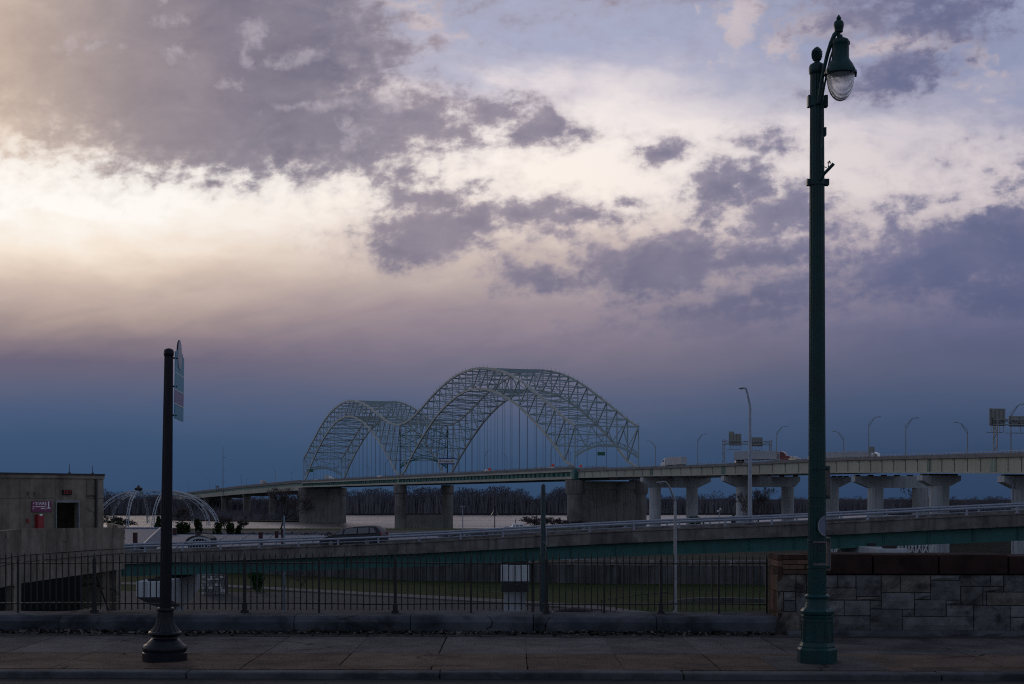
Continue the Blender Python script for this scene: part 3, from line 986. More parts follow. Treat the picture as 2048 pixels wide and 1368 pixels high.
# clear cover panel strapped to the shaft
mb = MB()
for (ya, yb) in ((1082, 1085), (1126, 1130)):
    pts = [Vector((lx + 19.3 * s * math.sin(a), DL - 19.3 * s * math.cos(a), 0)) for a in [R(-34 + 11 * i) for i in range(9)]]
    mb = MB()
    mb.rings([[p + Vector((0, 0, Z(yb, DL))) for p in pts], [p + Vector((0, 0, Z(ya, DL))) for p in pts]], False, False)
    mb.build('tape_remnant', M['plate'], lamp)
# handhole box and festoon hook
mb = MB()
mb.box(lx + 13.5 * s, lx + 17.5 * s, DL - .05, DL + .05, Z(272, DL), Z(256, DL))
mb.build('junction_box', M['green'], lamp)
mb = MB()
mb.path([(lx + 2 * s, DL - .11, Z(364, DL)), (lx + 10 * s, DL - .16, Z(352, DL)), (lx + 27 * s, DL - .2, Z(334, DL))], [.022, .022, .024], 8)
mb.path([(lx + 17 * s, DL - .18, Z(340, DL)), (lx + 16.5 * s, DL - .18, Z(331, DL)), (lx + 19 * s, DL - .18, Z(328, DL)), (lx + 21 * s, DL - .18, Z(333, DL))], .011, 6)
mb.path([(lx + 2 * s, DL - .11, Z(300, DL)), (lx + 3 * s, DL - .13, Z(322, DL)), (lx + 8 * s, DL - .15, Z(338, DL)), (lx + 14 * s, DL - .17, Z(341, DL))], .007, 6)
mb.build('hook_bracket', M['green'], lamp, True)
# gooseneck arm, two bars
mb = MB()
ay = DL - .16
arm = [(1637, 206, .0), (1642, 170, .1), (1648, 138, .25), (1655, 108, .4), (1662, 86, .5), (1669, 70, .55), (1677, 61, .58)]
AP = lambda a, b, d, o=0: tuple(P(a, b, ay - d * .3 + o))
mb.path([AP(a, b, d) for a, b, d in arm], [.024, .024, .026, .028, .030, .032, .034], 10)
mb.path([AP(a + 5.5, b + 9, d, .03) for a, b, d in arm[:-1]] + [tuple(P(1676, 72, ay - .17))], .014, 8)
mb.path([(X(1643, DL), ay + .03, Z(205, DL)), (X(1641, DL), ay + .03, Z(240, DL)), (X(1638, DL), ay + .04, Z(300, DL))], .012, 6)
mb.build('gooseneck_arm', M['green'], lamp, True)
gy_ = ay - .17
gx_, hx = X(1681, gy_), X(1677.5, gy_)
s = gy_ / FPX
mb = MB()
mb.lathe([(2.2 * s, Z(76, gy_)), (3.6 * s, Z(70, gy_)), (3.6 * s, Z(66, gy_)), (8.2 * s, Z(64, gy_)), (8.6 * s, Z(58, gy_)), (9.8 * s, Z(55, gy_)), (10.2 * s, Z(49, gy_)), (9 * s, Z(44, gy_)), (6 * s, Z(41, gy_)), (3.2 * s, Z(39.5, gy_)), (5 * s, Z(38, gy_)), (4.4 * s, Z(35, gy_)), (2.4 * s, Z(32, gy_)), (.4 * s, Z(29, gy_))], (hx, gy_, 0), 28)
mb.build('hub_finial', M['green'], lamp, True)
mb = MB()
mb.lathe([(3.8 * s, Z(70, gy_)), (4.2 * s, Z(74, gy_)), (10 * s, Z(77, gy_)), (15.5 * s, Z(80, gy_)), (17.4 * s, Z(84, gy_)), (17.6 * s, Z(88, gy_)), (17.0 * s, Z(89, gy_)), (16.8 * s, Z(116, gy_)), (18.5 * s, Z(121, gy_)), (24 * s, Z(129, gy_)), (28 * s, Z(137, gy_)), (30 * s, Z(143, gy_)), (32.2 * s, Z(144, gy_)), (32.4 * s, Z(148.5, gy_)), (30 * s, Z(150, gy_)), (26 * s, Z(149, gy_))][::-1], (gx_, gy_, 0), 40)
hood = mb.build('lantern_hood', M['green'], lamp, True)
mb = MB()
for a in (-.9, .2, 1.9, 3.6):
    c = Vector((gx_ + 31.5 * s * math.cos(a), gy_ + 31.5 * s * math.sin(a), Z(147, gy_)))
    mb = MB()
    mb.box(c.x - .018, c.x + .018, c.y - .018, c.y + .018, c.z - .03, c.z + .03)
    mb.build('latch', M['green'], hood)
for i in range(6):
    a = i * PI / 3
    c = Vector((gx_ + 17.4 * s * math.cos(a), gy_ + 17.4 * s * math.sin(a), Z(86, gy_)))
    mb = MB()
    mb.box(c.x - .01, c.x + .01, c.y - .01, c.y + .01, c.z - .025, c.z + .025)
    mb.build('bolt', M['green'], hood)
lm = bpy.data.materials.new('prismatic_glass')
lm.use_nodes = True
lb = NB(lm.node_tree)
pr = lm.node_tree.nodes['Principled BSDF']
pr.inputs['Base Color'].default_value = (.95, .94, .92, 1)
pr.inputs['Transmission Weight'].default_value = .88
pr.inputs['Roughness'].default_value = .30
pr.inputs['IOR'].default_value = 1.16
wv_ = lm.node_tree.nodes.new('ShaderNodeTexWave')
wv_.bands_direction = 'Z'
wv_.inputs['Scale'].default_value = 22
wv_.inputs['Distortion'].default_value = .6
tco = lm.node_tree.nodes.new('ShaderNodeTexCoord')
lm.node_tree.links.new(tco.outputs['Object'], wv_.inputs['Vector'])
bp = lm.node_tree.nodes.new('ShaderNodeBump')
bp.inputs['Strength'].default_value = .5
bp.inputs['Distance'].default_value = .02
lm.node_tree.links.new(wv_.outputs['Fac'], bp.inputs['Height'])
lm.node_tree.links.new(bp.outputs[0], pr.inputs['Normal'])
M['globe'] = lm
mb = MB()
gp = [(27.5 * s, Z(147, gy_)), (27.6 * s, Z(152, gy_)), (27.2 * s, Z(160, gy_)), (26 * s, Z(168, gy_)), (23.5 * s, Z(178, gy_)), (20 * s, Z(187, gy_)), (15.5 * s, Z(194, gy_)), (10 * s, Z(199, gy_)), (5 * s, Z(201.3, gy_)), (.5 * s, Z(202, gy_))]
mb.lathe(gp, (gx_, gy_, 0), 40)
mb.build('globe', M['globe'], lamp, True)
# half-round pale plate on the shaft
mb = MB()
s = DL / FPX
cxp, czp = X(1651, DL - .15), Z(1052, DL - .15)
arc = [(cxp - 14 * s * math.sin(PI * i / 20), czp + 18.5 * s * math.cos(PI * i / 20)) for i in range(21)]
mb.prism([(a, DL - .15, b) for a, b in arc], (0, .012, 0))
hd = mb.build('half_round_plate', M['discblue'], lamp)
mb = MB()
for a, b in zip(arc[:-1], arc[1:]):
    mb.bar((a[0], DL - .152, a[1]), (b[0], DL - .152, b[1]), .018, .012, (0, 1, 0))
mb.build('rim', M['iron_grey'], hd)

# ================================================================ GROUND, RIVER
ZG = -8.0            # lower ground under the ramp
ZW = -17.7           # river


def wall_line(px):   # distance of the retaining wall seen in a column
    pts = [(-400, 215), (250, 200), (449, 190), (820, 172), (1200, 166), (1540, 164), (2100, 160), (2700, 158)]
    for (a, b), (c, d) in zip(pts[:-1], pts[1:]):
        if px <= c:
            return b + (d - b) * (px - a) / (c - a)
    return pts[-1][1]


cols = list(range(-400, 2701, 50))
# lower street just behind the low wall, then a slope down to the lower ground
mb = MB()
mb.rings([[(-70, 25.0, -3.4), (-70, 70, -3.4), (-80, 96, ZG)], [(70, 25.0, -3.4), (70, 70, -3.4), (80, 96, ZG)]], False, False)
struct('lower_street', mb, M['road'])
mb = MB()
rows = []
for px in cols:
    D = wall_line(px)
    rows.append([Vector((X(px, 80), 80, ZG - .05)), Vector((X(px, 128), 128, ZG)), Vector((X(px, 150), 150, ZG)), Vector((X(px, D), D + .3, ZG + .25))])
mb.rings(rows, False, False)
struct('lawn', mb, M['lawn'])
# road and path curving across the lawn
edge = [(-300, 1158), (120, 1166), (240, 1171), (451, 1176.5), (640, 1187), (820, 1197.5), (1000, 1207.5), (1200, 1222), (1350, 1242)]
mb, mk = MB(), MB()
r1, r2, r3 = [], [], []
for px, py in edge:
    D = (CAMZ - ZG) * FPX / (py - HY)
    r1.append([Vector((X(px, 84), 84, ZG + .03)), Vector((X(px, D), D, ZG + .03))])
    r2.append([Vector((X(px, D), D, ZG + .16)), Vector((X(px, D + 4.2), D + 4.2, ZG + .16))])
    r3.append([Vector((X(px, D), D, ZG)), Vector((X(px, D), D, ZG + .16))])
mb.rings(r1, False, False)
struct('lower_road', mb, M['road'])
mk.rings(r2, False, False)
mk.rings(r3, False, False)
struct('lower_path', mk, M['walk'])
# riverside plateau
mb = MB()
rows = []
for px in cols:
    D = wall_line(px)
    tt = min(1.0, max(0.0, (px - 1560) / 140))
    rows.append([Vector((X(px, d_), d_, a_ + (b_ - a_) * tt)) for d_, a_, b_ in ((D + .5, -5.62, -5.75), (260, -6.2, -9.2), (340, -6.5, -12.6), (366, -6.65, -13.2), (402, -6.8, -11.2), (424, -6.9, -9.7), (452, ZW - .6, -9.6), (640, ZW - .6, -9.9), (900, ZW - .8, ZW - .8))])
mb.rings(rows, False, False)
struct('riverside_ground', mb, M['ground'])
mb = MB()
for a, b in ((-400, 600), (600, 1200), (1200, 1560)):
    mb.quad((X(a, 398), 398, -6.72), (X(b, 398), 398, -6.72), (X(b, 416), 416, -6.86), (X(a, 416), 416, -6.86))
struct('bank_grass_strip', mb, M['grass2'])
mb = MB()
mb.quad((X(-400, 345), 345, -6.42), (X(1560, 345), 345, -6.42), (X(1560, 388), 388, -6.66), (X(-400, 388), 388, -6.66))
struct('riverside_road', mb, M['road'])
# rocks along the riverside road
mb = MB()
for k in range(900):
    px = rnd.uniform(330, 1150)
    D = rnd.uniform(300, 332)
    c = Vector((X(px, D), D, -6.35))
    r = rnd.uniform(.35, .9)
    b = MB()
    b.ball(c, r, 5, 3, (1, 1, .7))
    for v in b.v:
        v += Vector((rnd.uniform(-.2, .2), rnd.uniform(-.2, .2), rnd.uniform(-.15, .15)))
    mb.merge(b)
tag(mb.build('riprap_rocks', M['riprap']), kind='stuff')

# river
wm = bpy.data.materials.new('river_water')
wm.use_nodes = True
b = NB(wm.node_tree)
pr = wm.node_tree.nodes['Principled BSDF']
pr.inputs['Base Color'].default_value = (.12, .105, .10, 1)
pr.inputs['Roughness'].default_value = .30
pr.inputs['IOR'].default_value = 1.33
tcn = b.node('ShaderNodeTexCoord')
n1 = b.noise(b.mapping(tcn.outputs['Object'], (0, 0, 0), (0, 0, R(8)), (.035, .10, 1), 'POINT'), 1.0, 6, .65, .6)
n2 = b.noise(b.mapping(tcn.outputs['Object'], (0, 0, 0), (0, 0, R(-5)), (.004, .014, 1), 'POINT'), 1.0, 5, .6, .8)
bp = b.node('ShaderNodeBump')
bp.inputs['Strength'].default_value = 1.0
bp.inputs['Distance'].default_value = 1.1
b.put(bp.inputs['Height'], b.m('ADD', n1, b.m('MULTIPLY', n2, 2.0)))
b.put(pr.inputs['Normal'], bp.outputs[0])
b.put(pr.inputs['Roughness'], b.step(n2, .3, .7, .22, .42))
mb = MB()
mb.quad((-2500, 430, ZW), (2500, 430, ZW), (2500, 1760, ZW), (-2500, 1760, ZW))
struct('river', mb, wm)
mb = MB()
mb.rings([[(-4000, 1690, ZW - .5), (-4000, 1710, -16.2), (-4000, 14000, -16.0)], [(-900, 1560, ZW - .5), (-900, 1585, -16.2), (-900, 14000, -16.0)], [(-300, 1600, ZW - .5), (-300, 1620, -16.2), (-300, 14000, -16.0)], [(300, 1640, ZW - .5), (300, 1660, -16.2), (300, 14000, -16.0)], [(700, 1560, ZW - .5), (700, 1580, -16.2), (700, 14000, -16)], [(4000, 1400, ZW - .5), (4000, 1420, -16.2), (4000, 14000, -16.0)]], False, False)
struct('far_bank', mb, M['mud'])
mb = MB()
pts = [(330, 1250), (420, 1190), (520, 1165), (600, 1160), (640, 1190), (600, 1330), (470, 1560), (330, 1600)]
mb.prism([Vector((X(a, d), d, ZW - 1)) for a, d in pts], (0, 0, 1.9))
struct('river_bar', mb, M['mud'])

# ================================================================ RETAINING WALL
mb = MB()
rings = []
for px in range(-300, 2601, 60):
    D = wall_line(px)
    x = X(px, D)
    rings.append([(x, D, ZG - .5), (x, D, -5.58), (x, D + .45, -5.58), (x, D + .45, ZG - .5)])
mb.rings(rings)
rw = solid('retaining_wall', mb, M['retwall'], 'long dark streaked concrete retaining wall behind the lawn under the ramp', 'retaining wall')
mb = MB()
for k in range(150):
    px = -200 + k * 17.5 + rnd.uniform(-7, 7)
    D = wall_line(px) - .03
    wq = rnd.choice((.03, .05, .08, .3))
    mb.box(X(px, D) - wq, X(px, D) + wq, D - .05, D + .04, ZG, -5.6)
mb.build('pilaster_strip', M['retwall'], rw)
mb = MB()
for zz in (-5.0,):
    pts = [Vector((X(px, wall_line(px)), wall_line(px) + .2, zz)) for px in range(700, 1600, 20)]
    mb.path(pts, .03, 5)
    for p in pts[::3]:
        mb.tube(p, (p.x, p.y, -5.6), .03, None, 5)
mb.build('handrail', M['galv'], rw)
proto = None
names = ['leftmost', 'second', 'third', 'fourth', 'fifth', 'sixth', 'seventh', 'eighth', 'rightmost']
for k in range(9):
    px = 1465 - (8 - k) * 80.5
    D = wall_line(px) - .12
    c = Vector((X(px, D), D, -5.58))
    m = MB()
    m.box(c.x - .28, c.x + .28, c.y - .16, c.y + .30, c.z, c.z + .10)
    m.box(c.x - .24, c.x + .24, c.y - .20, c.y + .24, c.z + .10, c.z + .52)
    o = solid('wall_light', m, M['signback'], '%s of the small pale box lights along the top of the retaining wall' % names[k], 'wall light', 'box lights on the retaining wall')

# ================================================================ PARKING GARAGE (left)
gar = thing('parking_garage', 'streaked concrete garage ramp curving past the left edge over a dark opening', 'garage', (X(100, 46), 46, -4))
para = [(-260, 31, 1069, 1196), (-120, 34, 1066, 1186), (0, 38, 1062.6, 1175.5), (40, 40.5, 1057.8, 1167), (110, 44.5, 1056.6, 1157), (180, 48, 1055.8, 1147.5), (236, 50.6, 1055.2, 1139.5), (249, 51.3, 1055.2, 1138)]
out, inn = [], []
for px, D, ya, yb in para:
    out.append((Vector((X(px, D), D, Z(yb, D))), Vector((X(px, D), D, Z(ya, D)))))
out.append((Vector((X(246, 55), 55, Z(yb, 51.3) + .1)), Vector((X(246, 55), 55, Z(ya, 51.3)))))
out.append((Vector((X(225, 60), 60, Z(yb, 51.3) + .2)), Vector((X(225, 60), 60, Z(ya, 51.3)))))
mb = MB()
rings = []
for k, (lo, hi) in enumerate(out):
    a = out[max(k - 1, 0)][0]
    c = out[min(k + 1, len(out) - 1)][0]
    d = (c - a)
    nrm = Vector((-d.y, d.x, 0)).normalized() * .22
    rings.append([lo, hi, hi + nrm, lo + nrm])
mb.rings(rings)
mb.build('parapet', M['garage'], gar)
mb = MB()
rings = []
for k, (lo, hi) in enumerate(out):
    a = out[max(k - 1, 0)][0]
    c = out[min(k + 1, len(out) - 1)][0]
    d = (c - a)
    nrm = Vector((-d.y, d.x, 0)).normalized()
    rings.append([lo + nrm * .23 + Vector((0, 0, .04)), lo + nrm * .23 + Vector((0, 0, .42)), lo + nrm * 9 + Vector((0, 0, .42)), lo + nrm * 9 + Vector((0, 0, .04))])
mb.rings(rings)
mb.build('ramp_slab', M['garage'], gar)
mb = MB()
for line in ([(-100, 1123), (0, 1117), (42, 1110.5), (108, 1105.2), (180, 1100.3), (247, 1097)], [(-100, 1139), (0, 1131.5), (28, 1125.8), (84, 1119.3), (177, 1112), (247, 1106.3)]):
    pts = []
    for px, py in line:
        for (p0, d0, _, _), (p1, d1, _, _) in zip(para[:-1], para[1:]):
            if p0 <= px <= p1:
                D = d0 + (d1 - d0) * (px - p0) / (p1 - p0)
        pts.append(P(px, py, D - .03))
    mb.path(pts, .018, 6)
mb.build('conduit', M['iron'], gar)
for (a, b, D, th) in ((11, 27.5, 39.5, .6), (165, 205, 51, .9), (208, 232, 52.4, .7), (-120, -96, 37, .6)):
    mb = MB()
    mb.box(X(a, D), X(b, D), D, D + th, -5.5, Z(1150, D) + (.35 if a < 100 else .25))
    mb.build('column', M['garage'], gar)
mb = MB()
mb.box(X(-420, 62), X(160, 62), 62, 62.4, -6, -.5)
mb.build('back_wall', M['dark'], gar)  # near-black colour paints in the shade deep inside the opening
mb = MB()
mb.add([P(120, 1228, 46), P(214, 1208, 50), P(214, 1232, 50), P(120, 1240, 46), P(120, 1228, 56), P(214, 1208, 60), P(214, 1232, 60), P(120, 1240, 56)], [(0, 1, 2, 3), (0, 4, 5, 1), (1, 5, 6, 2), (4, 7, 6, 5), (0, 3, 7, 4), (3, 2, 6, 7)])
mb.build('lower_ramp', M['garage'], gar)

# ---- stair building on the roof deck
A = Vector((X(0, 50), 50, 0))
B = Vector((X(207, 53.4), 53.4, 0))
ud = (B - A).normalized()
nd = Vector((ud.y, -ud.x, 0))          # towards the viewer
nb_ = -nd


def wp(px, py=None, z=None, off=0.0):
    """point on the stair building's front wall seen at column px"""
    k = (px - CX) / FPX
    t = (k * A.y - A.x) / (ud.x - k * ud.y)
    p = A + ud * t
    zz = z if z is not None else CAMZ - ((HY if py is None else py) - HY) * p.y / FPX
    q = p + nd * off
    return Vector((q.x, q.y, zz))


def wbox(mb, pa, pb, za, zb, o0, o1):
    """box on the wall between two columns, from offset o0 to o1 out of the wall"""
    return mb.hexa([wp(pa, z=za, off=o1), wp(pb, z=za, off=o1), wp(pb, z=za, off=o0), wp(pa, z=za, off=o0)], [wp(pa, z=zb, off=o1), wp(pb, z=zb, off=o1), wp(pb, z=zb, off=o0), wp(pa, z=zb, off=o0)])


zt_ = Z(946.5, 51.8)
zc_ = Z(956.5, 51.8)
zfl = -.3
dz = Z(1004, wp(135).y)
bld = thing('stair_house', 'low brown concrete stair house with a dark doorway behind the curved garage parapet', 'building', wp(100, z=zfl))
mb = MB()
wbox(mb, -220, 111.5, zfl, zc_, -.25, 0)
wbox(mb, 157, 207, zfl, zc_, -.25, 0)
wbox(mb, 111.5, 157, dz, zc_, -.25, 0)
p0, p1 = wp(207, z=zfl, off=-.25), wp(207, z=zfl, off=-4.5)
mb.prism([wp(207, z=zfl, off=-.25), wp(207, z=zfl, off=-4.5), wp(203, z=zfl, off=-4.5), wp(203, z=zfl, off=-.25)], (0, 0, zc_ - zfl))
wbox(mb, -220, 207, zfl, zc_, -4.7, -4.5)
mb.build('wall', M['garage'], bld)
mb = MB()
wbox(mb, -222, 207.6, zc_, zt_ - .06, -4.72, .05)
mb.build('parapet_band', M['garage'], bld)
mb = MB()
wbox(mb, -224, 207.9, zt_ - .06, zt_, -4.75, .08)
mb.build('coping', M['roofedge'], bld)
mb = MB()
jw = .012
for px in (40, 110, 172.5, 190):
    zb_ = zfl if px != 190 else Z(991, 53)
    wbox(mb, px - .25, px + .25, Z(995, wp(px).y) if px == 172.5 else zfl, zc_, -.02, .004) if px != 190 else None
for (a, b, y) in ((-200, 107, 996.3), (172.5, 207, 997.4)):
    wbox(mb, a, b, Z(y + .35, wp((a + b) / 2).y), Z(y - .35, wp((a + b) / 2).y), -.02, .004)
mb.build('panel_joint', M['dark'], bld)
mb = MB()
wbox(mb, 110.2, 112.6, zfl, dz + .04, -.1, .04)
wbox(mb, 156.2, 158.2, zfl, dz + .04, -.1, .04)
wbox(mb, 112.6, 156.2, dz - .02, dz + .06, -.1, .04)
fr = mb.build('door_frame', M['iron_grey'], bld)
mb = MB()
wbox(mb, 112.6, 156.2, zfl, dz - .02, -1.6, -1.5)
mb.build('doorway_shade_sheet', M['dark'], fr)  # near-black sheet stands in for the shade inside the doorway
mb = MB()
mb.path([wp(190.5, z=zc_, off=.06), wp(190.5, z=zfl, off=.06)], .05, 8)
mb.path([wp(173, py=991.6, off=.04), wp(190, py=991.2, off=.06)], .02, 6)
mb.build('downpipe', M['roofedge'], bld)
mb = MB()
for px in (56, 69):
    mb = MB()
    wbox(mb, px - 1.8, px + 1.8, Z(988, 51), Z(983, 51), 0, .05)
    mb.tube(wp(px, py=988, off=.03), wp(px, py=994, off=.03), .015)
    mb.build('wall_fitting', M['plate'], bld)
for px, h in ((148.5, 20), (195, 17)):
    m = MB()
    c = wp(px, z=zt_, off=-.3)
    m.tube(c, c + Vector((0, 0, h * 52 / FPX)), .014, .008, 6)
    m.lathe([(.05, 0), (.04, .05), (.015, .06)], c, 8)
    solid('lightning_rod', m, M['roofedge'], 'thin %s rod on the stair house roof %s' % (('taller', 'above the doorway') if h == 20 else ('shorter', 'near its right corner')), 'lightning rod', 'rods on the stair house roof')
# exit sign
ex = thing('exit_sign', 'small dark EXIT sign with red letters above the doorway', 'sign', wp(132, py=985, off=.05))
mb = MB()
ze0, ze1 = Z(989.6, wp(132).y), Z(979.6, wp(132).y)
wbox(mb, 124, 141, ze0, ze1, .003, .09)
mb.build('box', M['dark'], ex)
mb = MB()
put_text(mb, 'EXIT', (ze1 - ze0) * 1.02, wp(132.5, z=(ze0 + ze1) / 2, off=.095), ud, nd, .004, sx=.92)
mb.build('lettering', M['exit'], ex)
# stairs sign
ss = thing('stairs_sign', 'purple sign reading STAIRS and a large number 1 beside the doorway', 'sign', wp(82, py=1013, off=.03))
zs0, zs1 = Z(1023.5, wp(82).y), Z(1002.3, wp(82).y)
hs = zs1 - zs0
mb = MB()
wbox(mb, 62.5, 102, zs0, zs1, .003, .035)
mb.build('panel', M['purple'], ss)
mb = MB()
put_text(mb, 'STAIRS', hs * .40, wp(80.2, z=zs1 - hs * .24, off=.038), ud, nd, .003, sx=.95)
put_text(mb, '1', hs * .86, wp(95.9, z=zs1 - hs * .36, off=.038), ud, nd, .003, sx=1.5)
wbox(mb, 93.3, 99.8, zs1 - hs * .70, zs1 - hs * .62, .034, .041)
wbox(mb, 90.3, 90.9, zs0 + hs * .15, zs1 - hs * .08, .034, .041)
mb.bar(wp(65, z=zs1 - hs * .30, off=.04), wp(67.5, z=zs1 - hs * .12, off=.04), .02, .01)
mb.bar(wp(64.6, z=zs1 - hs * .16, off=.04), wp(65.6, z=zs1 - hs * .28, off=.04), .02, .01)
for (a, b, f) in ((67.5, 69.5, .52), (70.3, 75.2, .52), (76, 80.4, .52), (81, 88.5, .52), (80.5, 88.5, .70)):
    wbox(mb, a, b, zs1 - hs * (f + .035), zs1 - hs * (f - .035), .034, .040)
for f in (.52, .70):
    wbox(mb, 64.4, 65.8, zs1 - hs * (f + .05), zs1 - hs * (f - .05), .034, .040)
mb.build('lettering', M['white'], ss)
# red cabinet and call box
rc = thing('hose_cabinet', 'red wall cabinet with a white label under the purple stairs sign', 'cabinet', wp(75, z=zfl, off=.1))
mb = MB()
wbox(mb, 69.3, 81.5, zfl + .4, Z(1030.5, wp(75).y), .003, .2)
wbox(mb, 70.0, 80.8, Z(1030.5, wp(75).y), Z(1029.2, wp(75).y), .003, .18)
mb.build('box', M['red'], rc)
mb = MB()
wbox(mb, 72.6, 78, Z(1031.4, wp(75).y), Z(1028, wp(75).y), .2, .215)
mb.build('label_plate', M['white'], rc)
m = MB()
wbox(m, 52.5, 55.8, Z(1045, wp(54).y), Z(1038.5, wp(54).y), .003, .07)
wbox(m, 53, 55.2, Z(1038.5, wp(54).y), Z(1037.6, wp(54).y), .003, .05)
solid('call_box', m, M['red'], 'tiny dull red call box left of the red wall cabinet', 'call box')

# ================================================================ RAMP VIADUCT (green girder)
rp = [(60, 121, 1112.5), (160, 120, 1108.5), (250, 118, 1105), (400, 116.5, 1100.5), (640, 114, 1091), (820, 112, 1084), (1010, 110, 1073.5), (1220, 107.5, 1062), (1420, 105.5, 1053.5), (1600, 104, 1047), (1850, 101.5, 1034.5), (2048, 100, 1025.3), (2260, 98, 1016), (2500, 96, 1006)]


def ramp_at(px):
    for (a, d0, y0_), (b, d1, y1_) in zip(rp[:-1], rp[1:]):
        if px <= b or b == rp[-1][0]:
            t = (px - a) / (b - a)
            D = d0 + (d1 - d0) * t
            y = y0_ + (y1_ - y0_) * t
            return Vector((X(px, D), D, Z(y, D)))


rpts = [ramp_at(px) for px in range(60, 2480, 30)]
# smooth the height line
for _ in range(6):
    rpts = [rpts[0]] + [Vector((b.x, b.y, (a.z + 2 * b.z + c.z) / 4)) for a, b, c in zip(rpts[:-2], rpts[1:-1], rpts[2:])] + [rpts[-1]]
ramp = thing('highway_ramp', 'sloping road ramp with a concrete edge over a dark green steel girder', 'ramp bridge', (rpts[30].x, rpts[30].y, rpts[30].z))


def sweep(pts, prof):
    """profile in (back, up) swept along the ramp edge"""
    return [[p + Vector((0, q, w)) for q, w in prof] for p in pts]


mb = MB()
mb.rings(sweep(rpts, [(0, -.95), (0, -.80), (.06, -.78), (.06, -.12), (-.03, -.10), (-.03, 0), (.32, 0), (.36, -.28), (.36, -.95)]))
mb.build('near_barrier', M['rampconc'], ramp)
mb = MB()
mb.rings(sweep(rpts, [(.36, -.95), (.36, -.25), (8.2, -.25), (8.2, -.95)]))
mb.build('deck', M['rampconc'], ramp)
mb = MB()
mb.rings(sweep(rpts, [(8.2, -.95), (8.2, .0), (8.55, 0), (8.55, -.95)]))
mb.build('far_barrier', M['rampconc'], ramp)
for back in (.55, 4.0, 7.6):
    mb = MB()
    mb.rings(sweep(rpts, [(back - .18, -1.98), (back - .18, -1.93), (back - .02, -1.93), (back - .02, -.95), (back + .02, -.95), (back + .02, -1.93), (back + .18, -1.93), (back + .18, -1.98)]))
    if back == .55:
        for p in rpts[::3]:
            mb.box(p.x - .02, p.x + .02, p.y + back - .15, p.y + back - .02, p.z - 1.93, p.z - .95)
    mb.build('girder', M['girder'], ramp)


def rail_along(back, up, name, parent=None):
    m = MB()
    m.path([p + Vector((0, back, up)) for p in rpts], .085, 8)
    m.path([p + Vector((0, back, up * .42)) for p in rpts], .04, 6)
    r = m.build(name, M['galv'], ramp, True)
    x = rpts[0].x + .7
    i = 0
    proto_ = None
    while x < rpts[-1].x:
        while rpts[i + 1].x < x:
            i += 1
        t = (x - rpts[i].x) / (rpts[i + 1].x - rpts[i].x)
        p = rpts[i].lerp(rpts[i + 1], t)
        if proto_ is None:
            m = MB()
            m.box(-.07, .07, -.06, .06, -.02, up)
            m.box(-.10, .10, -.10, .10, -.01, .03)
            proto_ = m.build('rail_post', M['galv'])
            o = proto_
        else:
            o = proto_.copy()
            C.objects.link(o)
        o.parent = r
        o.location = Vector((p.x, p.y + back, p.z)) - wpos(r)
        x += 3.3


rail_along(.16, .47, 'near_rail')
rail_along(8.38, .47, 'far_rail')

# ramp piers: hammerhead caps pointing at the viewer


def ramp_pier(pl, pr_, D0, D1, ztop, hn, cw, label):
    x0, x1 = X(pl, D0), X(pr_, D0)
    t = thing('ramp_pier', label, 'bridge pier', ((x0 + x1) / 2, (D0 + D1) / 2, ZG))
    m = MB()
    ym = (D0 + D1) / 2
    prof = [(D0, ztop), (D0, ztop - hn), (ym - 1.3, ztop - hn * 1.85), (ym + 1.3, ztop - hn * 1.85), (D1, ztop - hn), (D1, ztop)]
    m.prism([(x0, y, z) for y, z in prof], (x1 - x0, 0, 0))
    bevel(m.build('cap', M['pier'], t), .04)
    m = MB()
    xm = (x0 + x1) / 2
    m.box(xm - cw / 2, xm + cw / 2, ym - 1.25, ym + 1.25, ZG - 1, ztop - hn * 1.85)
    bevel(m.build('column', M['pier'], t), .08)
    for q in (D0 + 1.0, ym, D1 - 1.0):
        m = MB()
        m.box(xm - .4, xm + .4, q - .4, q + .4, ztop, ztop + .22)
        m.build('bearing', M['iron'], t)
    return t


g = ramp_at(1030)
ramp_pier(1001.5, 1058.5, g.y - .8, g.y + 9.2, g.z - 2.22, 1.22, 1.75, 'pale hammerhead pier under the ramp facing the viewer left of the teal post')
g = ramp_at(318)
ramp_pier(272, 331, g.y - 4.5, g.y + 8.5, g.z - 2.22, 1.25, 1.8, 'hammerhead pier with a long overhanging nose under the ramp behind the dark sign post')
g = ramp_at(1787)
ramp_pier(1757, 1816, g.y - 4.5, g.y + 7, g.z - 2.0, 1.4, 1.9, 'hammerhead pier under the ramp showing just above the brownstone coping')
g = ramp_at(1408)
m = MB()
# slim grey post beside the middle pier
D = 112
m.box(X(1063, D), X(1068, D), D, D + .25, ZG, Z(1119, D))
m.box(X(1062, D), X(1069, D), D - .05, D + .3, Z(1121, D), Z(1117, D))
solid('drain_post', m, M['retwall'], 'slim grey drain post standing right of the middle ramp pier', 'post')


# ================================================================ CARS
def wheel(parent, x, y, r, w, hub='iron_grey'):
    m = MB()
    rings = []
    for (yy, rr) in ((-w / 2, r * .62), (-w / 2, r * .94), (-w / 2 + .03, r), (w / 2 - .03, r), (w / 2, r * .94), (w / 2, r * .62)):
        rings.append([Vector((x + rr * math.cos(2 * PI * i / 18), y + yy, r + rr * math.sin(2 * PI * i / 18))) for i in range(18)])
    m.rings(rings)
    wl = m.build('wheel', M['tyre'], parent)
    m = MB()
    for sgn in (-1, 1):
        yy = y + sgn * (w / 2 + .004)
        m.prism([Vector((x + r * .60 * math.cos(2 * PI * i / 14), yy, r + r * .60 * math.sin(2 * PI * i / 14))) for i in range(14)], (0, sgn * .012, 0))
    m.build('rim', M[hub], wl)


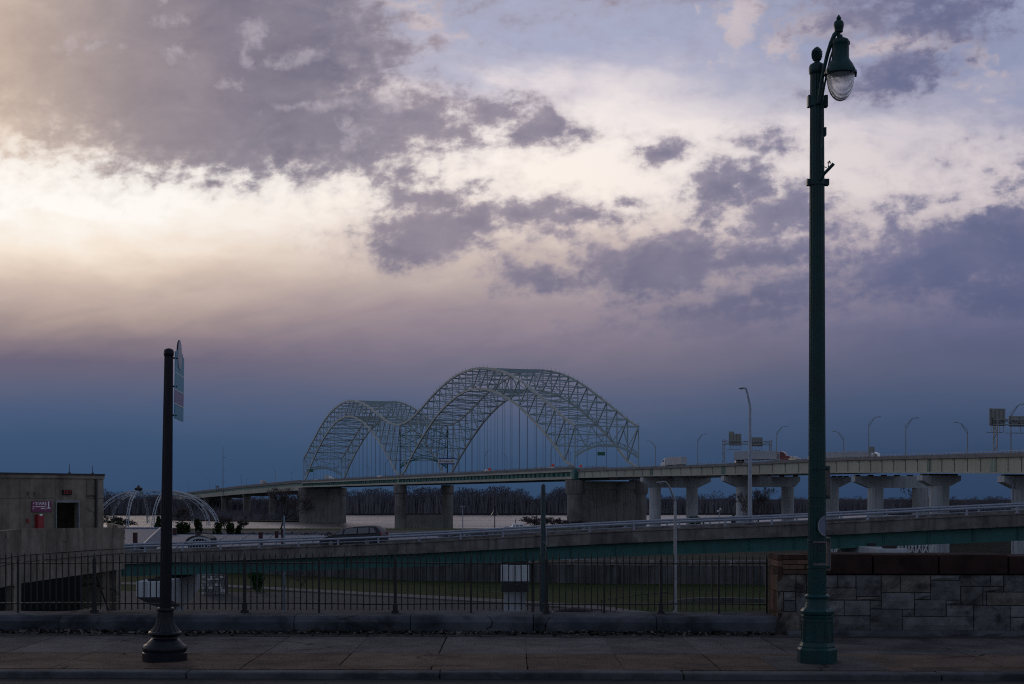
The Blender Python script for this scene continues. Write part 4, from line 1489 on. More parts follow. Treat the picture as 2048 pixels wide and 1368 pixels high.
def car(label, paint, prof, glassq, L, Wd, wheels, group=None, wr=.33, name='parked_car', cat='car', lamps=True):
    """side profile swept across with a narrower cabin; length along +x (nose at -x)"""
    t = thing(name, label, cat, (0, 0, 0), group)
    m = MB()
    h = max(z for _, z in prof)
    belt = h * .62
    rings = []
    for f in (-1, -.94, -.6, 0, .6, .94, 1):
        ring = []
        for x, z in prof:
            tum = 1.0 if z < belt else 1.0 - .20 * (z - belt) / (h - belt)
            edge = 1.0 if abs(f) < .95 else .985
            zc = (z - .55) * (1.0 if abs(f) < .95 else .965) + .55 - (.10 * f * f * max(0, z - belt) / (h - belt))
            ring.append(Vector((x * edge, f * Wd / 2 * tum, zc)))
        rings.append(ring)
    m.rings(rings)
    m.build('body', M[paint], t, True)
    for sgn in (-1, 1):
        for quad in glassq:
            g_ = MB()
            vs = []
            for x, z in quad:
                tum = 1.0 - .20 * max(0, z - belt) / (h - belt)
                vs.append(Vector((x * .985, sgn * (Wd / 2 * tum + .004), (z - .55) * .965 + .55)))
            g_.prism(vs, (0, sgn * .008, 0))
            g_.build('side_window', M['glass'], t)
    for x in wheels:
        for sgn in (-1, 1):
            wheel(t, x, sgn * (Wd / 2 - .11), wr, .21)
    if lamps:
        xs_ = [x for x, _ in prof]
        for sgn in (-1, 1):
            g_ = MB()
            xn = min(xs_)
            g_.box(xn - .012, xn + .10, sgn * Wd * .38 - .16, sgn * Wd * .38 + .16, h * .40, h * .47)
            g_.build('headlight', M['signwhite'], t)
            g_ = MB()
            xb = max(xs_)
            g_.box(xb - .10, xb + .012, sgn * Wd * .40 - .12, sgn * Wd * .40 + .12, h * .52, h * .64)
            g_.build('tail_light', M['red'], t)
    return t


VAN = [(-2.58, .28), (-2.62, .50), (-2.58, .70), (-2.40, .82), (-1.62, 1.02), (-.85, 1.48), (-.35, 1.63), (.5, 1.70), (1.6, 1.70), (2.10, 1.64), (2.42, 1.30), (2.56, .95), (2.60, .60), (2.52, .30), (1.95, .24), (-1.9, .24)]
VANG = [[(-1.30, 1.05), (-.62, 1.06), (-.58, 1.50), (-.72, 1.48)], [(-.52, 1.06), (.60, 1.07), (.60, 1.56), (-.38, 1.54)], [(.70, 1.07), (1.62, 1.08), (1.60, 1.56), (.70, 1.56)], [(1.72, 1.08), (2.26, 1.10), (1.98, 1.52), (1.70, 1.55)]]
SUV = [(-2.3, .32), (-2.34, .60), (-2.25, .92), (-1.2, 1.02), (-.6, 1.55), (-.2, 1.66), (1.3, 1.68), (1.9, 1.60), (2.2, 1.05), (2.25, .60), (2.2, .32)]
SUVG = [[(-.95, 1.06), (-.15, 1.06), (-.1, 1.54), (-.5, 1.52)], [(-.05, 1.06), (.95, 1.07), (.95, 1.55), (0, 1.54)], [(1.05, 1.07), (1.95, 1.08), (1.75, 1.50), (1.05, 1.55)]]
SED = [(-2.2, .28), (-2.25, .55), (-2.1, .74), (-1.05, .88), (-.35, 1.36), (.1, 1.44), (.9, 1.42), (1.6, 1.02), (2.15, .94), (2.25, .60), (2.18, .28)]
SEDG = [[(-.85, .92), (.15, .93), (.15, 1.34), (-.30, 1.30)], [(.25, .93), (1.35, .96), (.9, 1.32), (.25, 1.35)]]

van = car('dark minivan driving down the ramp behind its rail', 'carblack', VAN, VANG, 5.2, 1.9, (-1.62, 1.42), None, .34, 'minivan', 'minivan')
g0, g1 = ramp_at(640), ramp_at(766)
gm = (g0 + g1) / 2
dxy = g1 - g0
van.location = (gm.x + .0, gm.y + 2.3, gm.z - .245)
van.rotation_euler = (0, -math.atan2(dxy.z, Vector((dxy.x, dxy.y)).length), math.atan2(dxy.y, dxy.x))
van.scale = (1.02, 1, .98)

# car below the wall
c1 = car('dark sedan on the lower street with only its roof above the low wall', 'carmatte', SED, SEDG, 4.4, 1.78, (-1.35, 1.35), None, .32, 'sedan', 'car')
Dc = 53
c1.rotation_euler = (0, 0, R(84))
c1.location = (X(1146, Dc), Dc, Z(1216.3, Dc) - 1.44)

# ================================================================ POLES NEAR THE WALL
# teal utility post right behind the fence
D = 27.2
x = X(1086.5, D)
up = thing('utility_post', 'plain teal post without a lantern standing right behind the iron fence', 'post', (x, D, -3.4))
m = MB()
m.lathe([(.062, -3.4), (.060, -1.5), (.054, Z(1100, D)), (.042, Z(975, D)), (.040, Z(970, D)), (.02, Z(968, D))], (x, D, 0), 16)
m.build('shaft', M['postteal'], up, True)
m = MB()
m.bar((x - .01, D - .06, Z(1083, D)), (x + .06, D - .06, Z(1088, D)), .02, .012)
m.path([(x + .06, D - .06, Z(1088, D)), (x + .07, D - .05, Z(1075, D)), (x + .05, D - .05, Z(1062, D)), (x + .03, D - .05, Z(1045, D))], .006, 5)
m.bar((x + .045, D - .06, Z(1094, D)), (x + .05, D - .06, Z(1101, D)), .018, .018)
m.build('cable_bracket', M['iron_grey'], up)
m = MB()
m.lathe([(.10, -2.2), (.105, -2.1), (.07, -2.05)], (x, D, 0), 14)
m.build('collar', M['postteal'], up)


def cobra(label, px, D, zb, ytop, r0, r1, armpx, armdy, headlen, material, cat='street lamp', name='road_lamp', group=None, bend=None, back=0):
    """steel road lamp with one sloping arm and a cobra head"""
    x = X(px, D)
    t = thing(name, label, cat, (x, D, zb), group)
    zt__ = Z(ytop, D)
    m = MB()
    m.lathe([(r0 * 1.9, zb), (r0 * 1.9, zb + .08), (r0 * 1.1, zb + .14), (r0, zb + .3), (r1, zt__), (r1 * .5, zt__ + r1)], (x, D, 0), 12)
    m.build('pole', M[material], t, True)
    p = Vector((x, D, zt__))
    e = p + Vector((armpx * D / FPX, back, -armdy * D / FPX))
    m = MB()
    mid = p.lerp(e, .55) + Vector((0, 0, (bend or 0) * abs(armdy) * D / FPX))
    m.path([p - Vector((0, 0, .25)), p + Vector((0, 0, .02)), mid, e], [r1 * .95, r1 * .9, r1 * .75, r1 * .7], 8)
    m.build('arm', M[material], t, True)
    sg = 1 if armpx > 0 else -1
    m = MB()
    rings = []
    for k, (f, rr) in enumerate(((0, .4), (.25, .8), (.6, 1.0), (.9, .8), (1.0, .3))):
        c = e + Vector((sg * headlen * f, back * 0, -.03 * f))
        rings.append([c + Vector((0, math.cos(2 * PI * i / 10) * headlen * .22 * rr, math.sin(2 * PI * i / 10) * headlen * .13 * rr)) for i in range(10)])
    m.rings(rings)
    h = m.build('head', M['iron_grey'], t, True)
    m = MB()
    m.ball(e + Vector((sg * headlen * .6, 0, -headlen * .10)), headlen * .17, 10, 5, (1.2, 1, .8))
    m.build('lens', M['lens'], h, True)
    return t


g = ramp_at(1500)
cobra('tall grey lamp on the ramp with a short bent arm reaching left', 1500, g.y + 8.6, g.z - .3, 812, .19, .10, -8.5, -36, .55, 'galv', bend=.1)
cobra('grey lamp rising behind the fence with its arm bent up to the left', 1350.5, 62, -3.4, 1004, .085, .06, -19, -40, .42, 'iron_grey', bend=.15)

# ================================================================ ARCH BRIDGE
L = Vector((-.3549, .9349, 0))
T = Vector((.9349, .3549, 0))
A0 = Vector((X(1150, 627), 627, 0))
ZB = CAMZ + 13.0
WB = 31.0
SPAN = 274.0
NP = 24
PL = SPAN / NP
TOP = [18.6, 22.5, 27.2, 31.7, 36.1, 40.4, 44.3, 47.4, 50.1, 52.1, 53.6, 54.7, 55.2, 55.0, 54.3, 53.0, 51.2, 48.9, 46.2, 43.1, 39.9, 36.8, 34.4, 32.9, 32.3]
BOT = [0, 3.6, 10.5, 16.4, 21.8, 26.7, 31.3, 35.0, 38.3, 40.9, 42.8, 44.0, 44.6, 44.2, 43.0, 41.0, 38.6, 35.4, 31.6, 27.0, 22.0, 16.6, 10.6, 3.8, 0]


def BP(u, w, z):
    """u metres along the bridge from its near end, w metres across, z above the truss feet"""
    return A0 + L * u + T * w + Vector((0, 0, ZB + z))


bridge = thing('arch_bridge', 'long steel truss bridge with two tall arches over the river', 'bridge', BP(0, 0, 0))
truss = []
for span in (0, 1):
    for side in (0, 1):
        w = WB * side
        up_, lo_, web = MB(), MB(), MB()
        nodes = []
        for i in range(NP + 1):
            k = i if span == 0 else NP - i
            u = span * SPAN + i * PL
            nodes.append((BP(u, w, TOP[k]), BP(u, w, BOT[k]), k, u))
        for (a, b) in zip(nodes[:-1], nodes[1:]):
            up_.bar(a[0], b[0], .8, 1.05)
            lo_.bar(a[1], b[1], .8, 1.05)
            kk = min(a[2], b[2])
            if kk >= NP / 2:
                hi, lo2 = (a, b) if a[2] > b[2] else (b, a)
            else:
                hi, lo2 = (a, b) if a[2] < b[2] else (b, a)
            web.bar(hi[0], lo2[1], .44, .52)
        for a in nodes:
            if (a[0] - a[1]).length > .5:
                web.bar(a[0], a[1], .52, .52)
            # small lights standing on the upper chord
        for a, b in zip(nodes[:-1], nodes[1:]):
            for f in (0.0, .5):
                p = a[0].lerp(b[0], f)
                up_.bar(p + Vector((0, 0, .5)), p + Vector((0, 0, 1.9)), .16)
        tr = web.build('arch_truss', M['steel2'], bridge)
        up_.build('upper_chord', M['steel'], tr)
        lo_.build('lower_chord', M['steel'], tr)
        for i in range(1, NP):
            k = nodes[i][2]
            if BOT[k] > 4:
                h = MB()
                for o in (-.12, .12):
                    h.bar(nodes[i][1] + L * o, BP(nodes[i][3], w, -.5) + L * o, .10)
                h.build('hanger_cable', M['cable'], bridge)
    lat = MB()
    for i in range(NP + 1):
        k = i if span == 0 else NP - i
        u = span * SPAN + i * PL
        if span == 1 and i == 0:
            continue
        lat.bar(BP(u, 0, TOP[k]), BP(u, WB, TOP[k]), .42, .55)
        if BOT[k] > 7:
            lat.bar(BP(u, 0, BOT[k]), BP(u, WB, BOT[k]), .36, .5)
        if i < NP:
            k2 = i + 1 if span == 0 else NP - i - 1
            m_ = BP(u + PL / 2, WB / 2, (TOP[k] + TOP[k2]) / 2)
            for w in (0, WB):
                lat.bar(BP(u, w, TOP[k]), m_, .30)
                lat.bar(BP(u + PL, w, TOP[k2]), m_, .30)
            if BOT[k] > 7 and BOT[k2] > 7:
                m_ = BP(u + PL / 2, WB / 2, (BOT[k] + BOT[k2]) / 2)
                for w in (0, WB):
                    lat.bar(BP(u, w, BOT[k]), m_, .27)
                    lat.bar(BP(u + PL, w, BOT[k2]), m_, .27)
        if 2 <= k <= NP - 2 and BOT[k] > 7 and i % 2 == 0:      # sway frame across at every other panel point
            zm = (TOP[k] + BOT[k]) / 2
            lat.bar(BP(u, 0, BOT[k]), BP(u, WB / 2, TOP[k]), .28)
            lat.bar(BP(u, WB, BOT[k]), BP(u, WB / 2, TOP[k]), .28)
    lat.build('lateral_bracing', M['steel2'], bridge)
# portal frames at both ends and over the middle pier
for (u0, k, zs, zc) in ((0, 0, 5.0, 10.4), (2 * SPAN, 0, 5.0, 10.4), (SPAN, NP, 5.5, 11.5)):
    m = MB()
    arc = []
    for i in range(13):
        w = WB * i / 12
        arc.append(BP(u0, w, zs + (zc - zs) * (1 - ((w - WB / 2) / (WB / 2)) ** 2)))
    for a, b in zip(arc[:-1], arc[1:]):
        m.bar(a, b, .5, .95)
    arc2 = [p + Vector((0, 0, 1.7)) for p in arc]
    for a, b in zip(arc2[:-1], arc2[1:]):
        m.bar(a, b, .35, .4)
    for i in range(0, 12, 2):
        m.bar(arc[i], arc2[i + 1], .22)
        m.bar(arc2[i + 1], arc[i + 2], .22)
    zt_p = TOP[k]
    tops = [BP(u0, WB * j / 4, zt_p) for j in range(5)]
    if k == 0:
        for j in range(4):
            m.bar(tops[j], arc2[3 * j + (2 if j < 2 else 1)], .38)
            m.bar(tops[j + 1], arc2[3 * j + (2 if j < 2 else 1)], .38)
    else:
        zz_ = [zt_p, 25.5, 18.6]
        for a, b in zip(zz_[:-1], zz_[1:]):
            m.bar(BP(u0, 0, b), BP(u0, WB, b), .5)
            for (wa, wb_) in ((0, WB / 2), (WB, WB / 2)):
                m.bar(BP(u0, wa, a), BP(u0, wb_, b), .36)
                m.bar(BP(u0, wa, b), BP(u0, wb_, a), .36)
        m.bar(BP(u0, 0, 18.6), BP(u0, WB / 2, 13), .36)
        m.bar(BP(u0, WB, 18.6), BP(u0, WB / 2, 13), .36)
    m.build('portal_frame', M['teal'] if k else M['steel2'], bridge)
# deck: slab, tie girder, floor beams, rail
mb = MB()
mb.prism([BP(0, -.6, -1.0), BP(0, WB + .6, -1.0), BP(2 * SPAN, WB + .6, -1.0), BP(2 * SPAN, -.6, -1.0)], (0, 0, .9))
mb.build('deck_slab', M['viadeck'], bridge)
mb = MB()
for w in (-1.2, WB + 1.2):
    mb.prism([BP(0, w - .4, -4.9), BP(0, w + .4, -4.9), BP(2 * SPAN, w + .4, -4.9), BP(2 * SPAN, w - .4, -4.9)], (0, 0, 1.15))
    mb.prism([BP(0, w - .4, -1.7), BP(0, w + .4, -1.7), BP(2 * SPAN, w + .4, -1.7), BP(2 * SPAN, w - .4, -1.7)], (0, 0, .8))
mb.build('tie_girder', M['viaconc'], bridge)
mb = MB()
for i in range(2 * NP * 2 + 1):
    u = i * PL / 2
    for w in (-1.05, WB + 1.05):
        mb.bar(BP(u, w, -3.75), BP(u, w, -1.7), .55, .5)
    if i % 2 == 0:
        mb.prism([BP(u - .2, -.8, -4.6), BP(u - .2, WB + .8, -4.6), BP(u + .2, WB + .8, -4.6), BP(u + .2, -.8, -4.6)], (0, 0, 3.55))
for w in (-.55, WB + .55):
    mb.prism([BP(0, w - .05, -4.0), BP(0, w + .05, -4.0), BP(2 * SPAN, w + .05, -4.0), BP(2 * SPAN, w - .05, -4.0)], (0, 0, 2.4))
mb.build('floor_framing', M['teal'], bridge)
mb = MB()
for w in (-.5, WB + .5, WB / 2 - .3):
    mb.prism([BP(0, w - .2, -.1), BP(0, w + .2, -.1), BP(2 * SPAN, w + .2, -.1), BP(2 * SPAN, w - .2, -.1)], (0, 0, .75))
    for i in range(0, 2 * NP * 3 + 1):
        mb.bar(BP(i * PL / 3, w, .6), BP(i * PL / 3, w, 1.15), .16)
    mb.prism([BP(0, w - .07, 1.05), BP(0, w + .07, 1.05), BP(2 * SPAN, w + .07, 1.05), BP(2 * SPAN, w - .07, 1.05)], (0, 0, .13))
mb.build('deck_barrier', M['viadeck'], bridge)
# shoes where the trusses stand
for u in (0, SPAN, 2 * SPAN):
    for w in (0, WB):
        m = MB()
        m.prism([BP(u - 2.4, w - 1.4, -4.9), BP(u + 2.4, w - 1.4, -4.9), BP(u + 2.4, w + 1.4, -4.9), BP(u - 2.4, w + 1.4, -4.9)], (0, 0, 4.4))
        m.build('bearing_shoe', M['teal'], bridge)


# ---- river piers
def cyl(m, u, w, r, z0, z1, n=20, r1=None):
    c = BP(u, w, 0)
    c.z = 0
    m.lathe([(r, z0), (r if r1 is None else r1, z1)], c, n)


ZCAP = ZB - 5.2


def wall_pier(u, label):
    t = thing('river_pier', label, 'bridge pier', (BP(u, WB / 2, 0).x, BP(u, WB / 2, 0).y, ZW))
    m = MB()
    q = lambda a, b, za, zb: m.prism([Vector((p.x, p.y, za)) for p in (BP(u - a, -b, 0), BP(u + a, -b, 0), BP(u + a, WB + b, 0), BP(u - a, WB + b, 0))], (0, 0, zb - za))
    q(2.6, 1.0, ZW - 4, ZCAP - 4.0)
    q(3.0, 0.5, ZCAP - 4.0, ZCAP - .6)
    for w in (7.5, 20.5):
        m.prism([Vector((p.x, p.y, ZW - 4)) for p in (BP(u - 3.0, w - 1.3, 0), BP(u + 3.0, w - 1.3, 0), BP(u + 3.0, w + 1.3, 0), BP(u - 3.0, w + 1.3, 0))], (0, 0, ZCAP - 4 - ZW + 4))
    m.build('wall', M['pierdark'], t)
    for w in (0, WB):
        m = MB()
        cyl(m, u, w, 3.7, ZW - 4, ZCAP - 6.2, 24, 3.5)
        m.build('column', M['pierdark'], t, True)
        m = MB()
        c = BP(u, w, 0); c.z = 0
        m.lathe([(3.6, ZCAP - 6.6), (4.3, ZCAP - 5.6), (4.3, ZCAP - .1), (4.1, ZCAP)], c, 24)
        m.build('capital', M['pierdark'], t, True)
    return t


wall_pier(0, 'massive walled river pier under the near end of the arch bridge')
wall_pier(2 * SPAN, 'massive walled river pier under the far end of the arch bridge')
t = thing('river_pier', 'twin column river pier under the valley between the two arches', 'bridge pier', (BP(SPAN, WB / 2, 0).x, BP(SPAN, WB / 2, 0).y, ZW))
for w in (0, WB):
    m = MB()
    cyl(m, SPAN, w, 3.5, ZW - 4, ZCAP - 4.5, 24, 3.2)
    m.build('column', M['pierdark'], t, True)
    m = MB()
    c = BP(SPAN, w, 0); c.z = 0
    m.lathe([(3.3, ZCAP - 5.6), (4.1, ZCAP - 4.9), (4.1, ZCAP - .2), (3.7, ZCAP)], c, 24)
    m.build('capital', M['pierdark'], t, True)
m = MB()
m.prism([Vector((p.x, p.y, ZW - 4)) for p in (BP(SPAN - 1.6, 0, 0), BP(SPAN + 1.6, 0, 0), BP(SPAN + 1.6, WB, 0), BP(SPAN - 1.6, WB, 0))], (0, 0, 13.2))
m.build('strut_wall', M['pierdark'], t)

# ---- western approach beyond the arches
app = thing('approach_viaduct', 'low girder viaduct running on from the far end of the arches to the left', 'viaduct', BP(2 * SPAN, WB / 2, 0))
us = [2 * SPAN + 2 + 35 * i for i in range(0, 34)]


def app_z(u):
    D = (A0 + L * u).y
    pts = [(1100, 15.6), (1180, 15.2), (1401, 12.9), (1720, 8.2), (2100, 3.0), (2600, -2.5)]
    for (a, b), (c, d) in zip(pts[:-1], pts[1:]):
        if D <= c:
            return b + (d - b) * (D - a) / (c - a)
    return pts[-1][1]


rings = {'deck': [], 'girder': [], 'bar': []}
for u in us:
    z = app_z(u)
    P_ = lambda w, dz: (lambda p: Vector((p.x, p.y, z + dz)))(BP(u, w, 0))
    rings['deck'].append([P_(-1.2, -1.2), P_(-1.2, 1.0), P_(-.8, 1.0), P_(-.8, 0), P_(WB + .8, 0), P_(WB + .8, 1.0), P_(WB + 1.2, 1.0), P_(WB + 1.2, -1.2)])
    rings['girder'].append([P_(-.4, -7.4), P_(-.4, -1.2), P_(WB + .4, -1.2), P_(WB + .4, -7.4)])
mb = MB()
mb.rings(rings['deck'])
mb.build('deck', M['viadeck'], app)
mb = MB()
mb.rings(rings['girder'])
mb.build('girder', M['teal'], app)
mb = MB()
for u in us[:-1]:
    z = app_z(u)
    for du in (0, 17.5):
        p = BP(u + du, -.6, 0)
zp = 0
mb.rings([[Vector((p.x, p.y, app_z(u) + dz)) for p, dz in ((BP(u, -.75, 0), -7.3), (BP(u, -.75, 0), -3.4), (BP(u, -.45, 0), -3.4), (BP(u, -.45, 0), -7.3))] for u in us])
mb.build('fascia', M['viaconc'], app)
for j, u in enumerate((690, 820, 950, 1070, 1190, 1310, 1430, 1550)):
    zc = app_z(u) - 7.4
    t = thing('approach_pier', 'twin shaft pier %s of the low girder viaduct' % (['nearest the arch bridge', 'second out from the arches', 'third out from the arches', 'fourth out from the arches', 'fifth out from the arches', 'sixth out from the arches', 'seventh out from the arches', 'eighth out from the arches', 'ninth out from the arches', 'tenth out from the arches', 'eleventh out from the arches', 'twelfth out from the arches', 'thirteenth out from the arches', 'fourteenth out from the arches'][j]), 'bridge pier', (BP(u, WB / 2, 0).x, BP(u, WB / 2, 0).y, ZW), 'piers of the low girder viaduct')
    for w in (2.5, WB - 2.5):
        m = MB()
        m.prism([Vector((p.x, p.y, ZW - 3)) for p in (BP(u - 1.8, w - 2.4, 0), BP(u + 1.8, w - 2.4, 0), BP(u + 1.8, w + 2.4, 0), BP(u - 1.8, w + 2.4, 0))], (0, 0, zc - 2 - ZW + 3))
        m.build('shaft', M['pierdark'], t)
    m = MB()
    m.prism([Vector((p.x, p.y, zc - 2)) for p in (BP(u - 2, -.4, 0), BP(u + 2, -.4, 0), BP(u + 2, WB + .4, 0), BP(u - 2, WB + .4, 0))], (0, 0, 2))
    m.build('cap', M['pierdark'], t)

# ---- eastern viaduct (right)
vp = [(1152, 626, 937.5, 956), (1283, 563, 931.5, 952.8), (1445, 501, 925.4, 950.2), (1655, 430, 912.4, 945.6), (1835, 368, 907.5, 946), (2048, 300, 900.4, 947.2), (2260, 245, 892, 950), (2600, 185, 880, 960)]
vpts = []
for (a, b) in zip(vp[:-1], vp[1:]):
    for k in range(8):
        t = k / 8
        pa = Vector((X(a[0], a[1]), a[1], Z(a[2], a[1])))
        pb = Vector((X(b[0], b[1]), b[1], Z(b[2], b[1])))
        za, zb = Z(a[3], a[1]), Z(b[3], b[1])
        p = pa.lerp(pb, t)
        vpts.append((p, za + (zb - za) * t))
for _ in range(10):
    vpts = [vpts[0]] + [((a[0] + b[0] * 2 + c[0]) / 4, (a[1] + 2 * b[1] + c[1]) / 4) for a, b, c in zip(vpts[:-2], vpts[1:-1], vpts[2:])] + [vpts[-1]]


def vframe(k):
    a, c = vpts[max(k - 1, 0)][0], vpts[min(k + 1, len(vpts) - 1)][0]
    d = Vector((c.x - a.x, c.y - a.y, 0)).normalized()
    n = Vector((-d.y, d.x, 0))
    if n.x < 0 and n.y < 0:
        n = -n
    return d, (n if n.dot(T) > 0 else -n)


VW = 15.0
via = thing('highway_viaduct', 'elevated highway with a pale fascia girder running in from the right edge to the arches', 'viaduct', (vpts[20][0].x, vpts[20][0].y, vpts[20][1]))


def vsweep(prof):
    out_ = []
    for k, (p, zb) in enumerate(vpts):
        d, n = vframe(k)
        out_.append([Vector((p.x, p.y, 0)) + n * q + Vector((0, 0, (p.z + w) if w > -50 else (zb + w + 100))) for q, w in prof])
    return out_


mb = MB()
mb.rings(vsweep([(0, -1.35), (0, -.45), (.02, -.42), (.5, -.42), (.5, -1.35)]))
mb.rings(vsweep([(VW, -1.35), (VW, -.3), (VW + .4, -.3), (VW + .4, -1.35)]))
mb.build('barrier', M['viadeck'], via)
mb = MB()
mb.rings(vsweep([(.5, -1.35), (.5, -1.15), (VW, -1.15), (VW, -1.35)]))
mb.build('deck', M['viadeck'], via)
mb = MB()
mb.rings(vsweep([(.55, -1.36), (.55, -100 + .35), (.35, -100 + .35), (.35, -100), (1.1, -100), (1.1, -100 + .35), (.9, -100 + .35), (.9, -1.36)][::-1]))
mb.build('fascia_girder', M['viaconc'], via)
for q in (4.5, 8, 11.5, 14.4):
    mb = MB()
    mb.rings(vsweep([(q - .25, -1.36), (q - .25, -100 + .25), (q + .25, -100 + .25), (q + .25, -1.36)][::-1]))
    mb.build('inner_girder', M['iron_grey'], via)
mb = MB()
mb.rings(vsweep([(.08, -.06), (.08, .04), (.22, .04), (.22, -.06)]))
for k in range(len(vpts) - 1):
    (p, _), (p2, _) = vpts[k], vpts[k + 1]
    nseg = max(1, int((p2 - p).length / 2.6))
    for i in range(nseg):
        q = p.lerp(p2, i / nseg)
        mb.bar(q + Vector((.1, .1, -.45)), q + Vector((.1, .1, 0)), .13)
mb.build('rail', M['iron_grey'], via)
mb = MB()
acc = 0
for k in range(len(vpts) - 1):
    (p, zb), (p2, zb2) = vpts[k], vpts[k + 1]
    d, n = vframe(k)
    nseg = max(1, round((p2 - p).length / 7.5))
    for i in range(nseg):
        q = p.lerp(p2, i / nseg) + n * .46
        zz_ = zb + (zb2 - zb) * i / nseg
        mb.bar((q.x, q.y, zz_ + .1), (q.x, q.y, q.z - 1.5), .16)
        mb.bar((q.x, q.y, q.z - 2.1), (q.x - d.x * 1.0 - n.x * .3, q.y - d.y * 1.0 - n.y * .3, q.z - 1.45), .12)
mb.build('stiffener', M['signback'], via)


def via_at(px):
    best = min(range(len(vpts) - 1), key=lambda k: abs(CX + vpts[k][0].x / vpts[k][0].y * FPX - px))
    d, n = vframe(best)
    return vpts[best][0], vpts[best][1], d, n


# green bearing panels and splayed stiffeners on the fascia
for px in (1300, 1452, 1843, 1996):
    p, zb, d, n = via_at(px)
    m = MB()
    q = p + n * .40
    if px in (1452, 1996):
        m.prism([Vector((q.x, q.y, zb + .35)) + d * a + Vector((0, 0, h)) for a, h in ((-2.2, 0), (1.2, 0), (1.2, p.z - 1.4 - zb - .35), (-4.2 * .4, p.z - 1.4 - zb - .35))], n * .12)
    else:
        for a in (-1.2, -.2, .8):
            m.prism([Vector((q.x, q.y, zb + .3)) + d * (a + b) for b in (-.22, .22)] + [Vector((q.x, q.y, p.z - 1.4)) + d * (a + b) for b in (.22, -.22)], n * .14)
    m.build('bearing_panel', M['teal'], via)

# rear carriageway seen through the piers
rear = thing('rear_carriageway', 'second carriageway of the highway half hidden behind the pale fascia girder', 'viaduct', BP(-60, 22, 0))
us_ = [0, -60, -120, -180, -240, -300, -360]
mb = MB()
mb.rings([[Vector((p.x, p.y, z)) for p, z in ((BP(u, 16.2, 0), 13.3), (BP(u, 16.2, 0), 14.2), (BP(u, WB + 1, 0), 14.2), (BP(u, WB + 1, 0), 13.3))] for u in us_])
mb.build('deck', M['viadeck'], rear)
mb = MB()
for w in (17, 21, 25, 28):
    mb.rings([[Vector((p.x, p.y, z)) for p, z in ((BP(u, w - .25, 0), 10.2), (BP(u, w - .25, 0), 13.3), (BP(u, w + .25, 0), 13.3), (BP(u, w + .25, 0), 10.2))] for u in us_])
mb.build('girder', M['iron_grey'], rear)


def bent(label, p, n, d, zb, c0, c1, colw, r, hcap=3.4, thick=2.2, tip=1.6, zfoot=-16):
    """hammerhead pier: cap from c0 to c1 along n, columns at colw"""
    base = Vector((p.x, p.y, zfoot)) + n * ((c0 + c1) / 2)
    t = thing('viaduct_pier', label, 'bridge pier', base, 'concrete piers of the elevated highway')
    ztop = zb - .40
    q = lambda w, z, o: Vector((p.x, p.y, z)) + n * w + d * o
    m = MB()
    prof = [(c0, ztop), (c0, ztop - tip)]
    i0, i1 = min(colw) - r, max(colw) + r
    prof += [(i0, ztop - hcap), (i1, ztop - hcap), (c1, ztop - tip), (c1, ztop)]
    m.prism([q(w, z, -thick / 2) for w, z in prof], d * thick)
    m.build('cap', M['pier'], t)
    for w in colw:
        m = MB()
        c = q(w, 0, 0)
        m.lathe([(r, zfoot), (r, ztop - hcap + .05)], (c.x, c.y, 0), 28)
        m.build('column', M['pier'], t, True)
    for w in [c0 + 1.2 + (c1 - c0 - 2.4) * i / 5 for i in range(6)]:
        m = MB()
        m.prism([q(w + a, ztop, b) for a, b in ((-.7, -.6), (.7, -.6), (.7, .6), (-.7, .6))], (0, 0, .4))
        m.build('bearing', M['iron'], t)
    return t


p, zb, d, n = via_at(1285)
bent('two column concrete pier next to the near end of the arches', p, T, -L, zb, 0, 30.5, (6.0, 22.5), 2.3, 4.0)
p, zb, d, n = via_at(1447)
bent('two column concrete pier behind the tall grey ramp lamp', p, T, -L, zb, 0, 31, (8.0, 26.5), 2.25, 3.8)
# rear carriageway's own piers
for px, D, c0, c1, cw, r, lab in ((1664, 474, -7.0, 6.2, (0,), 2.25, 'single column hammerhead pier half hidden behind the green street lamp shaft'),
                                  (1751, 413, -6.8, 16, (0, 13.8), 2.25, 'shadowed two column pier right of the green street lamp')):
    pp = Vector((X(px, D), D, 0))
    bent(lab, pp, Vector((.985, .17, 0)), Vector((-.17, .985, 0)), 9.5 if px == 1664 else 8.9, c0, c1, cw, r, 3.4)
p, zb, d, n = via_at(1876)
pp = Vector((X(1878, 362), 362, 0))
bent('pale single column hammerhead pier with both cap ends showing at the right', pp, Vector((.96, .28, 0)), Vector((-.28, .96, 0)), zb, -5.6, 5.6, (0,), 2.55, 2.7, 2.6, 1.3)
pp = Vector((X(2044, 312), 312, 0))
bent('hammerhead pier cut off by the right edge of the view', pp, Vector((.96, .28, 0)), Vector((-.28, .96, 0)), via_at(2040)[1], -5.4, 5.6, (0,), 2.2, 2.7, 2.6, 1.3)
m = MB()
c = Vector((X(2026, 309.5), 309.5, 0))
m.path([(c.x, c.y, -16), (c.x, c.y, via_at(2040)[1] - 2.2), (c.x - .5, c.y, via_at(2040)[1] - .9), (c.x - 1.6, c.y, via_at(2040)[1] - .55)], .22, 8)
solid('drain_pipe', m, M['galv'], 'pale drain pipe with a bent top in front of the rightmost pier', 'drain pipe')


